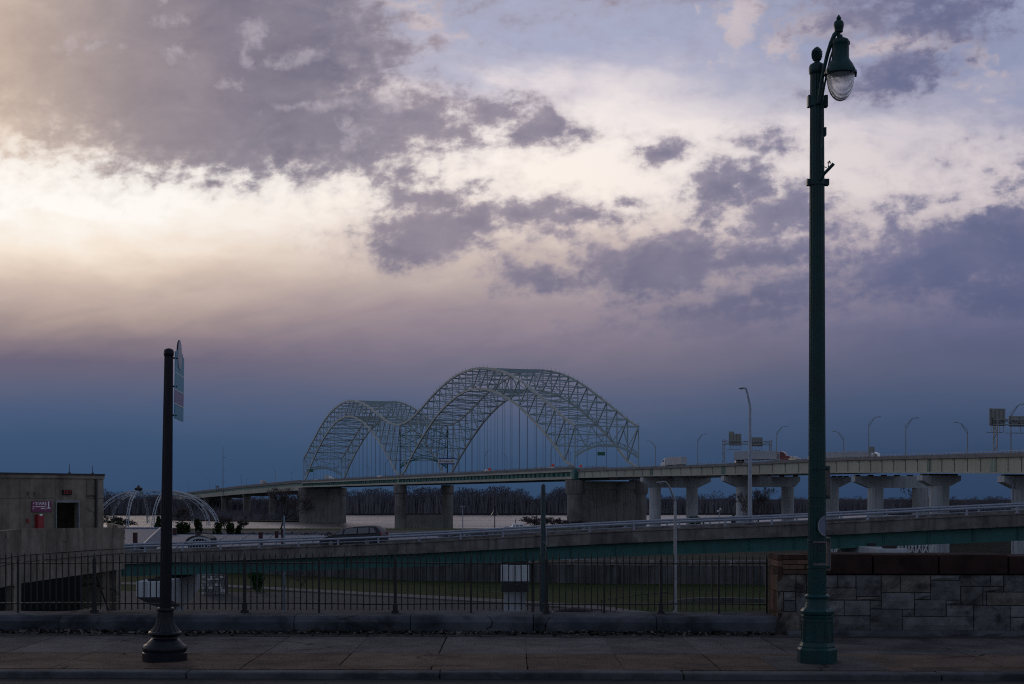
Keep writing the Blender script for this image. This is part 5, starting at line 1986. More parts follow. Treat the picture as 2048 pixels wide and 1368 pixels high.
# ---- road lamps along bridge and viaduct (twin-member arm)
def highway_lamp(label, base, h, side, arm=2.6, group='road lamps along the bridge and viaduct', thick=.13):
    t = thing('highway_lamp', label, 'street lamp', base, group)
    b = Vector(base)
    m = MB()
    m.path([b, b + Vector((0, 0, h))], [thick, thick * .7], 6)
    m.build('pole', M['iron_grey'], t)
    m = MB()
    tp = b + Vector((0, 0, h))
    e1 = tp + Vector((side * arm * .62, 0, arm * .66))
    e2 = tp + Vector((side * arm, 0, arm * .76))
    m.path([tp - Vector((0, 0, .9)), e1, e2], thick * .55, 5)
    m.path([tp + Vector((0, 0, .05)), e1 + Vector((0, 0, .06))], thick * .5, 5)
    m.build('arm', M['iron_grey'], t)
    m = MB()
    m.box(min(e2.x, e2.x + side * .75), max(e2.x, e2.x + side * .75), e2.y - .16, e2.y + .16, e2.z - .14, e2.z + .08)
    m.build('head', M['iron_grey'], t)


lamp_list = [(1311, 560, 892, 929, -1, 22, 'left armed road lamp just right of the arch portal'), (1395.5, 522, 879, 926, 1, 0, 'right armed road lamp between the portal and the overhead sign frame'), (1553.5, 468, 865, 919, 1, 0, 'right armed road lamp beside the overhead sign frame'),
             (1687, 440, 876, 912, -1, 14, 'left armed road lamp right of the street lamp shaft'), (1737.5, 402, 848, 911, 1, 0, 'right armed road lamp beside the small square sign back'), (1811.5, 378, 851, 907, 1, 0, 'right armed road lamp in the middle of the right stretch'),
             (1935, 352, 861, 903, -1, 14, 'left armed road lamp near the right edge'), (2022, 322, 826, 901, 1, 14, 'right armed road lamp behind the large sign at the right edge')]
for px, D, yt, yb, sd_, off, lab in lamp_list:
    z0 = Z(yb, D) - 1.2
    z1 = Z(yt, D)
    highway_lamp(lab, (X(px, D), D, z0), z1 - z0, sd_, 2.7, thick=.15)
words = ['first', 'second', 'third', 'fourth', 'fifth', 'sixth', 'seventh', 'eighth']
for k, u in enumerate((30, 75, 120, 165, 210, 250)):
    highway_lamp('%s road lamp from the near portal under the larger arch' % words[k], BP(u, WB - 1 if k % 2 else .8, -.1), 9.5, -1 if k % 2 else 1, 2.6, thick=.13)
for k, u in enumerate((310, 360, 410, 460, 515)):
    highway_lamp('%s road lamp from the middle pier under the smaller arch' % words[k], BP(u, WB - 1 if k % 2 else .8, -.1), 9.5, -1 if k % 2 else 1, 2.6, thick=.14)
for k, px in enumerate((603, 553, 520, 484, 447 - 8, 420, 396, 378)):
    u = next(v for v in range(560, 2400, 3) if CX + BP(v, 1, 0).x / BP(v, 1, 0).y * FPX <= px)
    pb = BP(u, .5 if k % 2 else WB - .5, 0)
    highway_lamp('%s road lamp out along the low girder viaduct' % words[k], (pb.x, pb.y, app_z(u) + .9), 10.5, -1 if k % 2 else 1, 3.0, thick=.17)

# ---- overhead sign frames


def gantry(label, base, n, width, zdeck, zt0, zt1, panels, cat='overhead sign'):
    t = thing('sign_gantry', label, cat, base)
    b = Vector(base)
    q = lambda w, z, o=0: Vector((b.x, b.y, z)) + n * w + Vector((-n.y, n.x, 0)) * o
    m = MB()
    for w in (0, width):
        for o in (-.7, .7):
            m.bar(q(w, zdeck, o), q(w, zt1 + .6, o), .22)
        zz_ = zdeck
        k = 0
        while zz_ < zt0:
            m.bar(q(w, zz_, -.7 if k % 2 else .7), q(w, min(zz_ + 1.4, zt0), .7 if k % 2 else -.7), .14)
            zz_ += 1.4
            k += 1
    m.build('tower', M['iron_grey'], t)
    m = MB()
    for z in (zt0, zt1):
        for o in (-.7, .7):
            m.bar(q(-.3, z, o), q(width + .3, z, o), .2)
    ns = max(4, int(width / 1.4))
    for k in range(ns):
        a, c = width * k / ns, width * (k + 1) / ns
        for o in (-.7, .7):
            m.bar(q(a, zt0 if k % 2 else zt1, o), q(c, zt1 if k % 2 else zt0, o), .13)
    m.build('cross_truss', M['iron_grey'], t)
    for (w0, w1, z0, z1, extra) in panels:
        m = MB()
        m.prism([q(w0, z0, .95), q(w1, z0, .95), q(w1, z1, .95), q(w0, z1, .95)], Vector((-n.y, n.x, 0)) * .12)
        if extra:
            m.prism([q(w0, z1 + .01, .95), q(w0 + extra[0], z1 + .01, .95), q(w0 + extra[0], z1 + extra[1], .95), q(w0, z1 + extra[1], .95)], Vector((-n.y, n.x, 0)) * .12)
        s_ = m.build('sign_back', M['signback'], t)
        m = MB()
        k = w0 + .5
        while k < w1:
            m.bar(q(k, z0 - 1.4, .85), q(k, z1 - .1, .85), .13)
            m.bar(q(k, z0 - 1.4, .85), q(k, z0 - 1.4, 2.2), .1)
            k += (w1 - w0 - 1) / 3
        m.bar(q(w0, z0 - 1.4, 2.2), q(w1, z0 - 1.4, 2.2), .16)
        m.build('bracket', M['iron_grey'], s_)
    return t


DG = 500
p, zb, d, n = via_at(1449)
zk = lambda y: Z(y, DG + 3)
gantry('overhead sign frame with two sign backs above the highway left of the green lamp', (X(1447.5, DG), DG, zk(926)), T, 18.9, zk(926), zk(889), zk(882.5), [(2.6, 7.6, zk(891), zk(867.5), (2.1, .75)), (11.6, 16.2, zk(892), zk(874), None)])
DG = 318
zk = lambda y: Z(y, DG + 2)
gantry('large overhead sign frame at the right edge seen from behind', (X(1991, DG), DG, zk(903)), Vector((.97, .24, 0)), 16, zk(903), zk(850), zk(840), [(-.9, 3.1, zk(852), zk(817.5), None), (4.0, 12, zk(853), zk(832), None)])
m = MB()
D = 404
m.box(X(1737.5, D), X(1749, D), D - .1, D + .02, Z(905, D), Z(893.5, D))
sg_ = solid('small_sign', m, M['signback'], 'small square sign back on two thin legs beside a road lamp', 'sign')
m = MB()
for px in (1740, 1747):
    m.tube((X(px, D), D + .1, Z(912, D) - .8), (X(px, D), D + .1, Z(896, D)), .10, None, 6)
m.build('leg', M['iron_grey'], sg_)

# signs on the bridge
t = thing('state_sign', 'wide pale sign with blue bands hung on the right hand truss above the middle pier', 'sign', BP(SPAN + 1, WB, 4))
q0_ = P(876.5, 929, 868)
q1_ = P(910, 929, 868)
zt0, zt1 = Z(926.5, 868), Z(918, 868)
m = MB()
m.box(q0_.x, q1_.x, 868, 868.3, zt0, zt1)
m.build('panel', M['signwhite'], t)
m = MB()
m.box(q0_.x, q1_.x, 867.95, 868.35, zt1, Z(915.8, 868))
m.box(q0_.x, q1_.x, 867.95, 868.35, Z(928.8, 868), zt0)
m.build('band', M['signblue'], t)
m = MB()
put_text(m, 'Arkansas', 2.5, ((q0_.x + q1_.x) / 2, 867.94, (zt0 + zt1) / 2), (1, 0, 0), (0, -1, 0), .02)
m.build('lettering', M['ink'], t)
m = MB()
for f in (.1, .9):
    xx = q0_.x + (q1_.x - q0_.x) * f
    m.bar((xx, 868.4, zt0 - 1.5), (xx, 868.4, zt1 + 3), .25)
m.build('bracket', M['iron_grey'], t)
m = MB()
D = 640
m.box(X(1195, D), X(1210, D), D, D + .15, Z(911, D), Z(904, D))
t = solid('road_sign', m, M['signgreen'], 'small green road sign hanging from the near portal of the arch bridge', 'sign')
m = MB()
for px in (1198, 1207):
    m.bar((X(px, D), D + .2, Z(904, D) + 2.2), (X(px, D), D + .2, Z(910, D)), .12)
m.build('hanger', M['iron_grey'], t)
m = MB()
D = 1136
m.box(X(615, D), X(626, D), D, D + .2, Z(944, D), Z(938, D))
t = solid('road_sign', m, M['signgreen'], 'small dark sign hanging at the far left foot of the arches', 'sign')
m = MB()
m.bar((X(620, D), D + .3, Z(946, D)), (X(620, D), D + .3, Z(930, D)), .2)
m.build('hanger', M['iron_grey'], t)
for px, y, D, lab in ((979, 938.6, 712, 'leftmost'), (1106, 930.4, 655, 'middle'), (1161.5, 932, 624, 'rightmost')):
    t = thing('warning_sign', '%s of the three orange diamond road work signs on the bridge deck' % lab, 'sign', (X(px, D), D, ZB), 'orange diamond signs on the bridge')
    m = MB()
    r = 3.6 * D / FPX
    c = P(px, y, D)
    m.prism([c + Vector((0, 0, -r)), c + Vector((r, 0, 0)), c + Vector((0, 0, r)), c + Vector((-r, 0, 0))], (0, .06, 0))
    m.build('panel', M['orange'], t)
    m = MB()
    m.bar((c.x, c.y + .12, ZB - .3), (c.x, c.y + .12, c.z), .1)
    m.build('leg', M['iron_grey'], t)


# ---- traffic on the bridge
def truck(label, cab_paint, has_cab=True, Lt=14.5):
    t = thing('semi_truck', label, 'truck', (0, 0, 0), 'trucks on the bridge and viaduct')
    m = MB()
    m.box(-Lt / 2, Lt / 2, -1.28, 1.28, 1.15, 4.05)
    bevel(m.build('trailer', M['trailer'], t), .05, 2)
    m = MB()
    m.box(-Lt / 2 + .5, Lt / 2 - .5, -.5, .5, .9, 1.15)
    m.build('chassis', M['iron'], t)
    xs_ = [-Lt / 2 + 1.2, -Lt / 2 + 2.5]
    xc = Lt / 2 + .9
    m = MB()
    prof = [(xc, 1.0), (xc, 3.5), (xc + .5, 3.75), (xc + 1.6, 3.35), (xc + 2.1, 2.35), (xc + 3.5, 2.05), (xc + 3.7, 1.5), (xc + 3.7, .6), (xc, .6)]
    m.prism([Vector((a, -1.2, b_)) for a, b_ in prof], (0, 2.4, 0))
    cb = bevel(m.build('cab', M[cab_paint], t), .06, 2)
    m = MB()
    m.prism([Vector((a, -1.215, b_)) for a, b_ in ((xc + .9, 2.3), (xc + 1.85, 2.3), (xc + 1.5, 3.1), (xc + .9, 3.1))], (0, 2.43, 0))
    m.build('window', M['glass'], cb)
    for x in xs_ + [Lt / 2 - .6, Lt / 2 + 2.9 + 1.0]:
        for sgn in (-1, 1):
            wheel(t, x, sgn * 1.05, .5, .28)
    return t


def place(o, pos, ahead, scale=1.0):
    o.location = pos
    o.rotation_euler = (0, 0, math.atan2(ahead.y, ahead.x))
    o.scale = (scale, scale, scale)


def on_via(px, across):
    p, zb, d, n = via_at(px)
    return Vector((p.x, p.y, p.z - 1.12)) + n * across, d


tr = truck('white box truck with a pale cab just right of the arch portal', 'carwhite', Lt=13)
pos, d = on_via(1328, 7)
place(tr, pos + Vector((0, 0, .2)), L, 1)
tr = truck('white trailer truck with a maroon cab under the overhead sign frame', 'carred', Lt=15.5)
pos, d = on_via(1490, 4)
place(tr, pos + Vector((0, 0, .55)), Vector((.85, -.5, 0)), 1)
tr = truck('white trailer truck just right of the green lamp shaft', 'carwhite', Lt=15)
pos, d = on_via(1655, 8)
place(tr, pos + Vector((0, 0, -1.3)), Vector((.8, -.6, 0)), 1)
tr = truck('small distant truck under the far left foot of the arches', 'carwhite', Lt=13)
place(tr, BP(500, 8, -.1), -L, 1)
tr = truck('tiny distant truck out on the low girder viaduct', 'cargrey', Lt=13)
u = next(v for v in range(560, 2400, 3) if CX + BP(v, 8, 0).x / BP(v, 8, 0).y * FPX <= 527)
pb = BP(u, 8, 0)
place(tr, Vector((pb.x, pb.y, app_z(u) + .2)), -L, 1.15)
car_spots = [('via', 1470, 2.5, 'carwhite', SUV, SUVG, 'white suv in front of the maroon cabbed truck'), ('via', 1566, 4, 'cargrey', SED, SEDG, 'pale sedan right of the overhead sign frame'), ('via', 1596, 6, 'carwhite', SUV, SUVG, 'white suv just left of the green lamp shaft'),
             ('br', 40, 5, 'carwhite', SED, SEDG, 'white car on the deck below the two right diamond signs'), ('br', 62, 9, 'cargrey', SUV, SUVG, 'grey suv on the deck behind the middle diamond sign'), ('br', 128, 5, 'carwhite', SUV, SUVG, 'pale suv on the deck near the leftmost diamond sign'),
             ('br', 142, 10, 'carred', SED, SEDG, 'maroon car on the deck near the crown of the larger arch'), ('br', 340, 6, 'carwhite', SUV, SUVG, 'pale suv on the deck below the smaller arch'), ('br', 356, 9, 'cargrey', SED, SEDG, 'grey car on the deck below the smaller arch'),
             ('br', 470, 6, 'cargrey', SUV, SUVG, 'grey suv near the small truck at the far foot'), ('br', 530, 6, 'carwhite', SED, SEDG, 'white car at the far end of the arches')]
protos = {}
for kind, a, w, paint, prof, gq, lab in car_spots:
    o = car(lab, paint, prof, gq, 4.6, 1.85, (-1.4, 1.4), 'cars on the bridge and viaduct', .33, 'car')
    if kind == 'via':
        pos, d = on_via(a, w)
        place(o, pos + Vector((0, 0, .35)), -d, 1.12)
    else:
        place(o, BP(a, w, -.08), L, 1.1)

# ================================================================ FAR WOOD
rnd = random.Random(21)
PROF = [(-300, 984), (205, 984), (260, 986), (330, 989), (420, 992), (520, 992), (600, 990), (690, 986), (742, 976), (790, 985), (830, 979), (858, 974), (900, 981), (950, 976), (1000, 973), (1040, 979), (1062, 993), (1085, 991), (1110, 977), (1135, 974), (1180, 985), (1290, 992), (1400, 991), (1450, 987), (1480, 992), (1620, 996), (1800, 996), (1980, 995), (2048, 994), (2500, 994)]


def prof_y(px):
    for (a, b), (c, d) in zip(PROF[:-1], PROF[1:]):
        if px <= c:
            return b + (d - b) * (px - a) / (c - a)
    return PROF[-1][1]


def shore(px):
    x = X(px, 1640)
    pts = [(-4000, 1712), (-900, 1588), (-300, 1624), (300, 1664), (700, 1584), (4000, 1424)]
    for (a, b), (c, d) in zip(pts[:-1], pts[1:]):
        if x <= c:
            return b + (d - b) * (x - a) / (c - a)
    return 1424


def winter_tree(mb, x, y, z0, h, w, nb, nt, bar=.5):
    """a bare crown seen from far away: trunk, limbs and a haze of twigs"""
    top = Vector((x + rnd.uniform(-.06, .06) * h, y, z0 + h * .55))
    mb.bar((x, y, z0), top, bar, bar)
    for k in range(nb):
        t = rnd.uniform(.2, .95)
        p = Vector((x, y, z0)).lerp(top, t)
        a = rnd.uniform(0, 2 * PI)
        e = Vector((x + math.cos(a) * w * rnd.uniform(.4, .95), y + math.sin(a) * w * .9, z0 + h * rnd.uniform(.55, .96)))
        mb.bar(p, e, bar * .5, bar * .5)
    for k in range(nt):
        a = rnd.uniform(0, 2 * PI)
        r = w * math.sqrt(rnd.random())
        q = rnd.uniform(.22, 1.0)
        rr = r * math.sqrt(max(.05, 1 - ((q - .55) / .50) ** 2)) if q > .3 else r * .7
        c = Vector((x + math.cos(a) * rr, y + math.sin(a) * rr, z0 + h * q))
        d = Vector((math.cos(a) * rnd.uniform(.1, .8), math.sin(a) * .5, rnd.uniform(.3, 1.1))).normalized() * h * rnd.uniform(.04, .11)
        s = Vector((d.z, .0, -d.x)).normalized() * h * rnd.uniform(.006, .016)
        mb.add([c - s, c + s, c + d], [(0, 1, 2)])


for part, (n, dd0, dd1, dens) in enumerate(((360, 12, 60, 230), (360, 60, 170, 170))):
    mb = MB()
    for k in range(n):
        px = -150 + 2400 * (k + rnd.random()) / n
        D = shore(px) + rnd.uniform(dd0, dd1)
        h = (Z(prof_y(px) + rnd.uniform(-2, 11) - (5 if rnd.random() < .07 else 0), D) + 16.2)
        winter_tree(mb, X(px, D), D, -16.3, h, h * rnd.uniform(.24, .40), 7, dens, .45)
    # brush that closes the wood below the crowns
    for k in range(11000):
        px = rnd.uniform(-200, 2300)
        D = shore(px) + rnd.uniform(4, dd1)
        h = (Z(prof_y(px), D) + 16.2) * rnd.uniform(.25, .80)
        c = Vector((X(px, D), D, -16.4))
        w = rnd.uniform(.5, 1.8)
        q = rnd.uniform(-1.5, 1.5)
        mb.add([c + Vector((-w, 0, 0)), c + Vector((w, 0, 0)), c + Vector((w * .5 + q, 0, h)), c + Vector((-w * .4 + q, 0, h * rnd.uniform(.7, 1)))], [(0, 1, 2, 3)])
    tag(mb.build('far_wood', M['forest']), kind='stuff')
mb = MB()
for k in range(420):
    px = rnd.uniform(345, 600)
    D = rnd.uniform(1230, 1520)
    h = rnd.uniform(3, 9)
    winter_tree(mb, X(px, D), D, ZW + .8, h, h * .5, 4, 40, .25)
for k in range(500):
    px = rnd.uniform(345, 600)
    D = rnd.uniform(1210, 1540)
    c = Vector((X(px, D), D, ZW + .8))
    w, h = rnd.uniform(.8, 3), rnd.uniform(1.5, 5.5)
    mb.add([c + Vector((-w, 0, 0)), c + Vector((w, 0, 0)), c + Vector((w * .5, 0, h)), c + Vector((-w * .6, 0, h * .8))], [(0, 1, 2, 3)])
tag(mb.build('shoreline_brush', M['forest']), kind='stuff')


# ---------------------------------------------------------------- bare trees near by
def bare_tree(label, px, D, z0, ytop, spread, seed, cat='tree', name='bare_tree', levels=5, group=None, forks=4, r0=None, xs=1.0):
    rr = random.Random(seed)
    x = X(px, D)
    h = Z(ytop, D) - z0
    t = thing(name, label, cat, (x, D, z0), group)
    trunk, crown = MB(), MB()
    r0 = r0 or h * .016
    rmin = D * (.00011 if h > 6 else .00009)
    LEN = (.24, .36, .25, .17, .11, .07)

    def grow(p, d, r, lev):
        seg = 3
        ln = h * LEN[lev] * rr.uniform(.75, 1.2)
        pts = [p]
        for i in range(seg):
            d = (d + Vector((rr.uniform(-.2, .2), rr.uniform(-.2, .2), rr.uniform(-.02, .16 if lev else .0)))).normalized()
            pts.append(pts[-1] + d * ln / seg)
        if lev <= 1:
            trunk.path(pts, [r, r * .9, r * .8, r * .68], 6)
        else:
            crown.path(pts, [max(rmin, r), max(rmin, r * .85), max(rmin, r * .7), max(rmin * .7, r * .5)], 3, False)
        if lev >= levels:
            return
        n = forks + (1 if lev == 0 else 0)
        for k in range(n):
            a = rr.uniform(0, 2 * PI)
            tilt = rr.uniform(.35, .95) * spread
            s = d.cross(Vector((0, 0, 1)))
            s = Vector((1, 0, 0)) if s.length < .05 else s.normalized()
            u = s.cross(d).normalized()
            nd_ = (d + (s * math.cos(a) + u * math.sin(a)) * tilt).normalized()
            at = pts[-1] if k < 2 else pts[rr.choice((2, 3) if lev == 0 else (1, 2, 3))]
            grow(at, nd_, r * rr.uniform(.48, .64), lev + 1)

    grow(Vector((x, D, z0)), Vector((rr.uniform(-.06, .06), 0, 1)), r0, 0)
    zmax = max(v.z for v in crown.v)
    k = h / max(.1, zmax - z0)
    for q in trunk.v + crown.v:
        q.z = z0 + (q.z - z0) * k
        q.x = x + (q.x - x) * k * xs
        q.y = D + (q.y - D) * k
    trunk.build('trunk', M['bark'], t)
    crown.build('crown', M['twig'], t)
    return t


bare_tree('wide bare tree on the river bank left of the far walled pier', 562, 408, -6.85, 973, 1.05, 5, r0=.26, xs=1.25)
bare_tree('bare tree right of the dark sign post in front of the white lattice arches', 361, 400, -6.8, 1004, 1.15, 12, r0=.18, xs=1.1)
bare_tree('bare tree behind the highway piers right of the tall grey lamp', 1520, 405, -6.85, 971, 1.05, 31, r0=.26)
bare_tree('bare tree half hidden behind the pale single column pier at the right', 1849, 520, -15, 968, .9, 44, r0=.3)
bare_tree('small bare tree beside the stair house corner', 224, 402, -6.8, 1029, 1.3, 51, levels=5, r0=.10, xs=1.4)
bare_tree('bare shrub left of the white lattice arch foot', 246, 404, -6.8, 1034, 1.35, 52, levels=5, r0=.08, xs=1.4)
bare_tree('low bare tree at the right foot of the white lattice arches', 449, 404, -6.85, 1030, 1.3, 53, levels=5, r0=.10, xs=1.5)
bare_tree('little bare tree on the bank right of the lattice arches', 487, 404, -6.85, 1040, 1.2, 54, levels=5, r0=.08, xs=1.3)
bare_tree('low spreading bare tree on the bank just left of the teal post', 1068, 396, -6.75, 1031, 1.5, 55, levels=5, r0=.12, xs=2.1)
bare_tree('bushy bare tree on the bank between the teal post and the near river pier', 1110, 396, -6.75, 1033, 1.5, 56, levels=5, r0=.12, xs=1.9)
bare_tree('sparse bare shrub under the near river pier', 1160, 398, -6.75, 1040, 1.5, 57, levels=5, r0=.09, xs=1.6)
bare_tree('sparse bare shrub right of the near river pier foot', 1225, 398, -6.75, 1042, 1.5, 58, levels=5, r0=.09, xs=1.6)
bare_tree('leafless young tree standing on the lawn under the ramp', 601, 158, ZG, 1131, 1.1, 59, levels=4, r0=.06)


def leafy(label, px, D, z0, w_px, ytop, material, n, cat, name, shape='round', seed=3, leaf=.12, trunk=False):
    rr = random.Random(seed)
    x = X(px, D)
    w = w_px * D / FPX / 2
    h = Z(ytop, D) - z0
    t = thing(name, label, cat, (x, D, z0))
    m = MB()
    lobes = [(rr.uniform(-.5, .5), rr.uniform(-.4, .4), rr.uniform(.25, .85), rr.uniform(.35, .6)) for _ in range(9)]
    for k in range(n):
        if shape == 'box':
            c = Vector((rr.uniform(-1, 1), rr.uniform(-.6, .6), rr.uniform(0, 1) ** .7 * (1 + .14 * math.sin(rr.uniform(0, 6)))))
        elif shape == 'cone':
            q = rr.random() ** .8
            a = rr.uniform(0, 2 * PI)
            r = (1 - q) ** .7 * math.sqrt(rr.uniform(.35, 1)) * (1 + .25 * math.sin(5 * a + 9 * q))
            c = Vector((math.cos(a) * r, math.sin(a) * r, .1 + .9 * q))
        else:
            lx_, ly_, lz_, lr_ = rr.choice(lobes)
            a, b_ = rr.uniform(0, 2 * PI), rr.uniform(-1, 1)
            s_ = math.sqrt(1 - b_ * b_)
            q = lr_ * rr.uniform(.6, 1.0)
            c = Vector((lx_ + math.cos(a) * s_ * q, ly_ + math.sin(a) * s_ * q, max(.02, min(1.0, lz_ + b_ * q * .6))))
        p = Vector((x + c.x * w, D + c.y * w, z0 + c.z * h))
        d = Vector((rr.uniform(-1, 1), rr.uniform(-1, 1), rr.uniform(-.5, 1))).normalized() * leaf * rr.uniform(.6, 1.5)
        s_ = d.cross(Vector((rr.uniform(-1, 1), rr.uniform(-1, 1), rr.uniform(-1, 1)))).normalized() * leaf * rr.uniform(.3, .7)
        m.add([p - d, p + s_, p + d, p - s_], [(0, 1, 2, 3)])
    m.build('foliage', material, t)
    m = MB()
    m.path([(x, D, z0 - .1), (x + .02, D, z0 + h * .6)], [w * .06 + .02, w * .03 + .01], 6)
    m.build('stem', M['bark'], t)
    return t


leafy('round dark evergreen shrub on the bank right of the sign post', 398, 300, -6.3, 21, 1038, M['leafdark'], 900, 'shrub', 'evergreen_shrub', seed=1, leaf=.28)
leafy('clipped dark hedge on the bank between the sign post and the round shrub', 366, 300, -6.3, 27, 1047, M['leafdark'], 900, 'hedge', 'clipped_hedge', 'box', seed=2, leaf=.25)
leafy('pointed evergreen shrub touching the left side of the sign post', 317, 300, -6.3, 22, 1033, M['leafdark'], 700, 'shrub', 'evergreen_shrub', 'cone', seed=3, leaf=.28)
leafy('dark green hedge mound above the garage parapet corner', 232, 120, -1.5, 30, 1047, M['leafdark'], 1400, 'hedge', 'clipped_hedge', 'box', seed=4, leaf=.11)
leafy('dark shrub clump left of the low bare tree on the bank', 436, 310, -6.35, 20, 1046, M['leafdark'], 600, 'shrub', 'evergreen_shrub', seed=5, leaf=.25)
leafy('dark shrub clump under the low bare tree on the bank', 461, 310, -6.35, 20, 1044, M['leafdark'], 700, 'shrub', 'evergreen_shrub', seed=6, leaf=.25)
leafy('dark shrub clump on the bank right of the other two', 478, 312, -6.35, 16, 1047, M['leafdark'], 500, 'shrub', 'evergreen_shrub', seed=7, leaf=.25)
leafy('spreading dark evergreen on the bank between two highway columns', 1402, 240, -5.9, 62, 1034, M['leafdark'], 1100, 'shrub', 'evergreen_shrub', seed=8, leaf=.30)
leafy('small dark evergreen left of the tall grey ramp lamp', 1467, 240, -5.9, 22, 1031, M['leafdark'], 500, 'shrub', 'evergreen_shrub', 'cone', seed=9, leaf=.26)
leafy('young bright green evergreen planted by the path under the ramp', 513, 155, ZG, 34, 1141, M['leafgreen'], 1500, 'tree', 'young_evergreen', seed=10, leaf=.13)

# ---------------------------------------------------------------- white lattice arches
dome = thing('lattice_canopy', 'open canopy of white lattice arches springing from two hubs beside the river', 'canopy', P(306, 1053, 400))
H1, H2 = P(277, 981.5, 400), P(335, 981.5, 400)
zb = -6.8


def rib(hub, px, D, py_foot, depth_px=7.0):
    foot = Vector((X(px, D), D, Z(py_foot, D)))
    hor = Vector((foot.x - hub.x, foot.y - hub.y, 0))
    R_ = hor.length
    hd_ = hor.normalized()
    H_ = hub.z - foot.z
    dp = depth_px * 400 / FPX
    up_, lo_ = [], []
    n = 14
    for i in range(n + 1):
        a = PI / 2 * i / n
        up_.append(hub + hd_ * (R_ * math.sin(a)) + Vector((0, 0, -H_ * (1 - math.cos(a)))))
        lo_.append(hub + hd_ * ((R_ - dp) * math.sin(a)) + Vector((0, 0, -dp - (H_ - dp) * (1 - math.cos(a)))))
    m = MB()
    sd_ = hd_.cross(Vector((0, 0, 1))) * dp * .35
    for arr, o in ((up_, sd_), (up_, -sd_), (lo_, Vector((0, 0, 0)))):
        m.path([p + o for p in arr], .085, 4)
    for i in range(n):
        m.bar(up_[i] + sd_, lo_[i + 1] if i % 2 else lo_[i], .065)
        m.bar(up_[i + 1] - sd_, lo_[i] if i % 2 else lo_[i + 1], .065)
        m.bar(up_[i] + sd_, up_[i + 1] - sd_, .08)
    m.build('rib', M['archwhite'], dome)


for hub, px, D, py in ((H1, 190, 385, 1053), (H1, 224, 425, 1046), (H1, 255, 382, 1054), (H1, 296, 425, 1046), (H2, 306, 385, 1054), (H2, 344, 425, 1046), (H2, 386, 430, 1046), (H2, 419, 395, 1052), (H2, 437, 372, 1058)):
    rib(hub, px, D, py)
m = MB()
m.path([H1, H2], .14, 5)
m.path([H1 - Vector((0, 0, 1.1)), H2 - Vector((0, 0, 1.1))], .10, 5)
m.build('ridge_tube', M['archwhite'], dome)
m = MB()
m.lathe([(.9, 0), (1.15, .35), (1.15, .75), (.5, .9), (.3, 1.3), (.05, 1.5)], H1 + Vector((0, 0, .1)), 12)
m.build('hub_cap', M['roofedge'], dome)

# ---------------------------------------------------------------- low metal roofs on the riverside
hall = thing('riverside_hall', 'low hall with a big blue grey hipped metal roof left of the sign post', 'building', (X(270, 215), 215, -6.2))
rl, rr_ = P(120, 1056.6, 226), P(321, 1056.6, 226)
el, er = P(110, 1088.5, 205), P(287.5, 1088.5, 205)
br_, bl_ = P(372, 1084, 238), P(110, 1084, 247)
m = MB()
m.add([el, er, rr_, rl], [(0, 1, 2, 3)])
m.add([er, br_, rr_], [(0, 1, 2)])
m.add([br_, bl_, rl, rr_], [(0, 1, 2, 3)])
lo = Vector((0, 0, -.25))
m.add([el, er, er + lo, el + lo], [(0, 3, 2, 1)])
m.add([er, br_, br_ + lo, er + lo], [(0, 3, 2, 1)])
ro = m.build('roof', M['roof'], hall)
m = MB()
up_ = Vector((0, 0, .05))
m.path([er + up_, rr_ + up_], .14, 5)
m.path([rl + up_, rr_ + up_], .12, 5)
m.path([el + Vector((0, -.05, -.02)), er + Vector((0, -.05, -.02))], .12, 5)
for k in range(26):
    f = (k + .5) / 26
    a = el.lerp(er, f)
    b_ = rl.lerp(rr_, min(1, f * (er.x - el.x) / (rr_.x - rl.x) * 1.0))
    m.bar(a + up_ * .6, b_ + up_ * .6, .04, .05)
m.build('ridge_cap', M['roofline'], ro)
m = MB()
for (a, b_) in ((el, er), (er, br_)):
    aa, bb = a.lerp(b_, .02), a.lerp(b_, .98)
    aa, bb = aa + Vector((0, .6, 0)), bb + Vector((-.4, .6, 0))
    m.add([aa + lo, bb + lo, Vector((bb.x, bb.y, -6.4)), Vector((aa.x, aa.y, -6.4))], [(0, 3, 2, 1)])
m.build('wall', M['pierdark'], hall)

shed = thing('riverside_shed', 'long low blue grey metal roof running right from the sign post below the rocks', 'building', (X(490, 215), 215, -6.2))
m = MB()
a0, a1, b1, b0 = P(310, 1099, 196), P(662, 1096, 196), P(648, 1070.8, 236), P(344, 1069.5, 236)
m.add([a0, a1, b1, b0], [(0, 1, 2, 3)])
m.add([b0, b1, b1 + Vector((0, 18, -1.6)), b0 + Vector((0, 18, -1.6))], [(0, 1, 2, 3)])
for (p, q) in ((a0, a1), (a1, b1), (b0, a0)):
    m.add([p, q, q + Vector((0, 0, -.3)), p + Vector((0, 0, -.3))], [(0, 3, 2, 1)])
ro = m.build('roof', M['roof'], shed)
m = MB()
for f in (.10, .27, .40, .56, .74, .9):
    p, q = a0.lerp(a1, f), b0.lerp(b1, f + .10)
    m.path([p + Vector((0, 0, .05)), q + Vector((0, 0, .05))], .07, 4)
m.path([b0, b1], .10, 4)
m.build('ridge_cap', M['roofline'], ro)
m = MB()
m.prism([a0 + Vector((.8, .8, -.3)), a1 + Vector((-.8, .8, -.3)), a1 + Vector((-.8, 1.1, -.3)), a0 + Vector((.8, 1.1, -.3))], (0, 0, -1.2))
m.build('wall', M['pierdark'], shed)
shed2 = thing('riverside_shed', 'pale low roof behind the ramp just right of the minivan', 'building', (X(800, 300), 300, -6.4))
m = MB()
a0, a1, b1, b0 = P(690, 1081, 262), P(890, 1079, 262), P(868, 1069.5, 295), P(715, 1069.5, 295)
m.add([a0, a1, b1, b0], [(0, 1, 2, 3)])
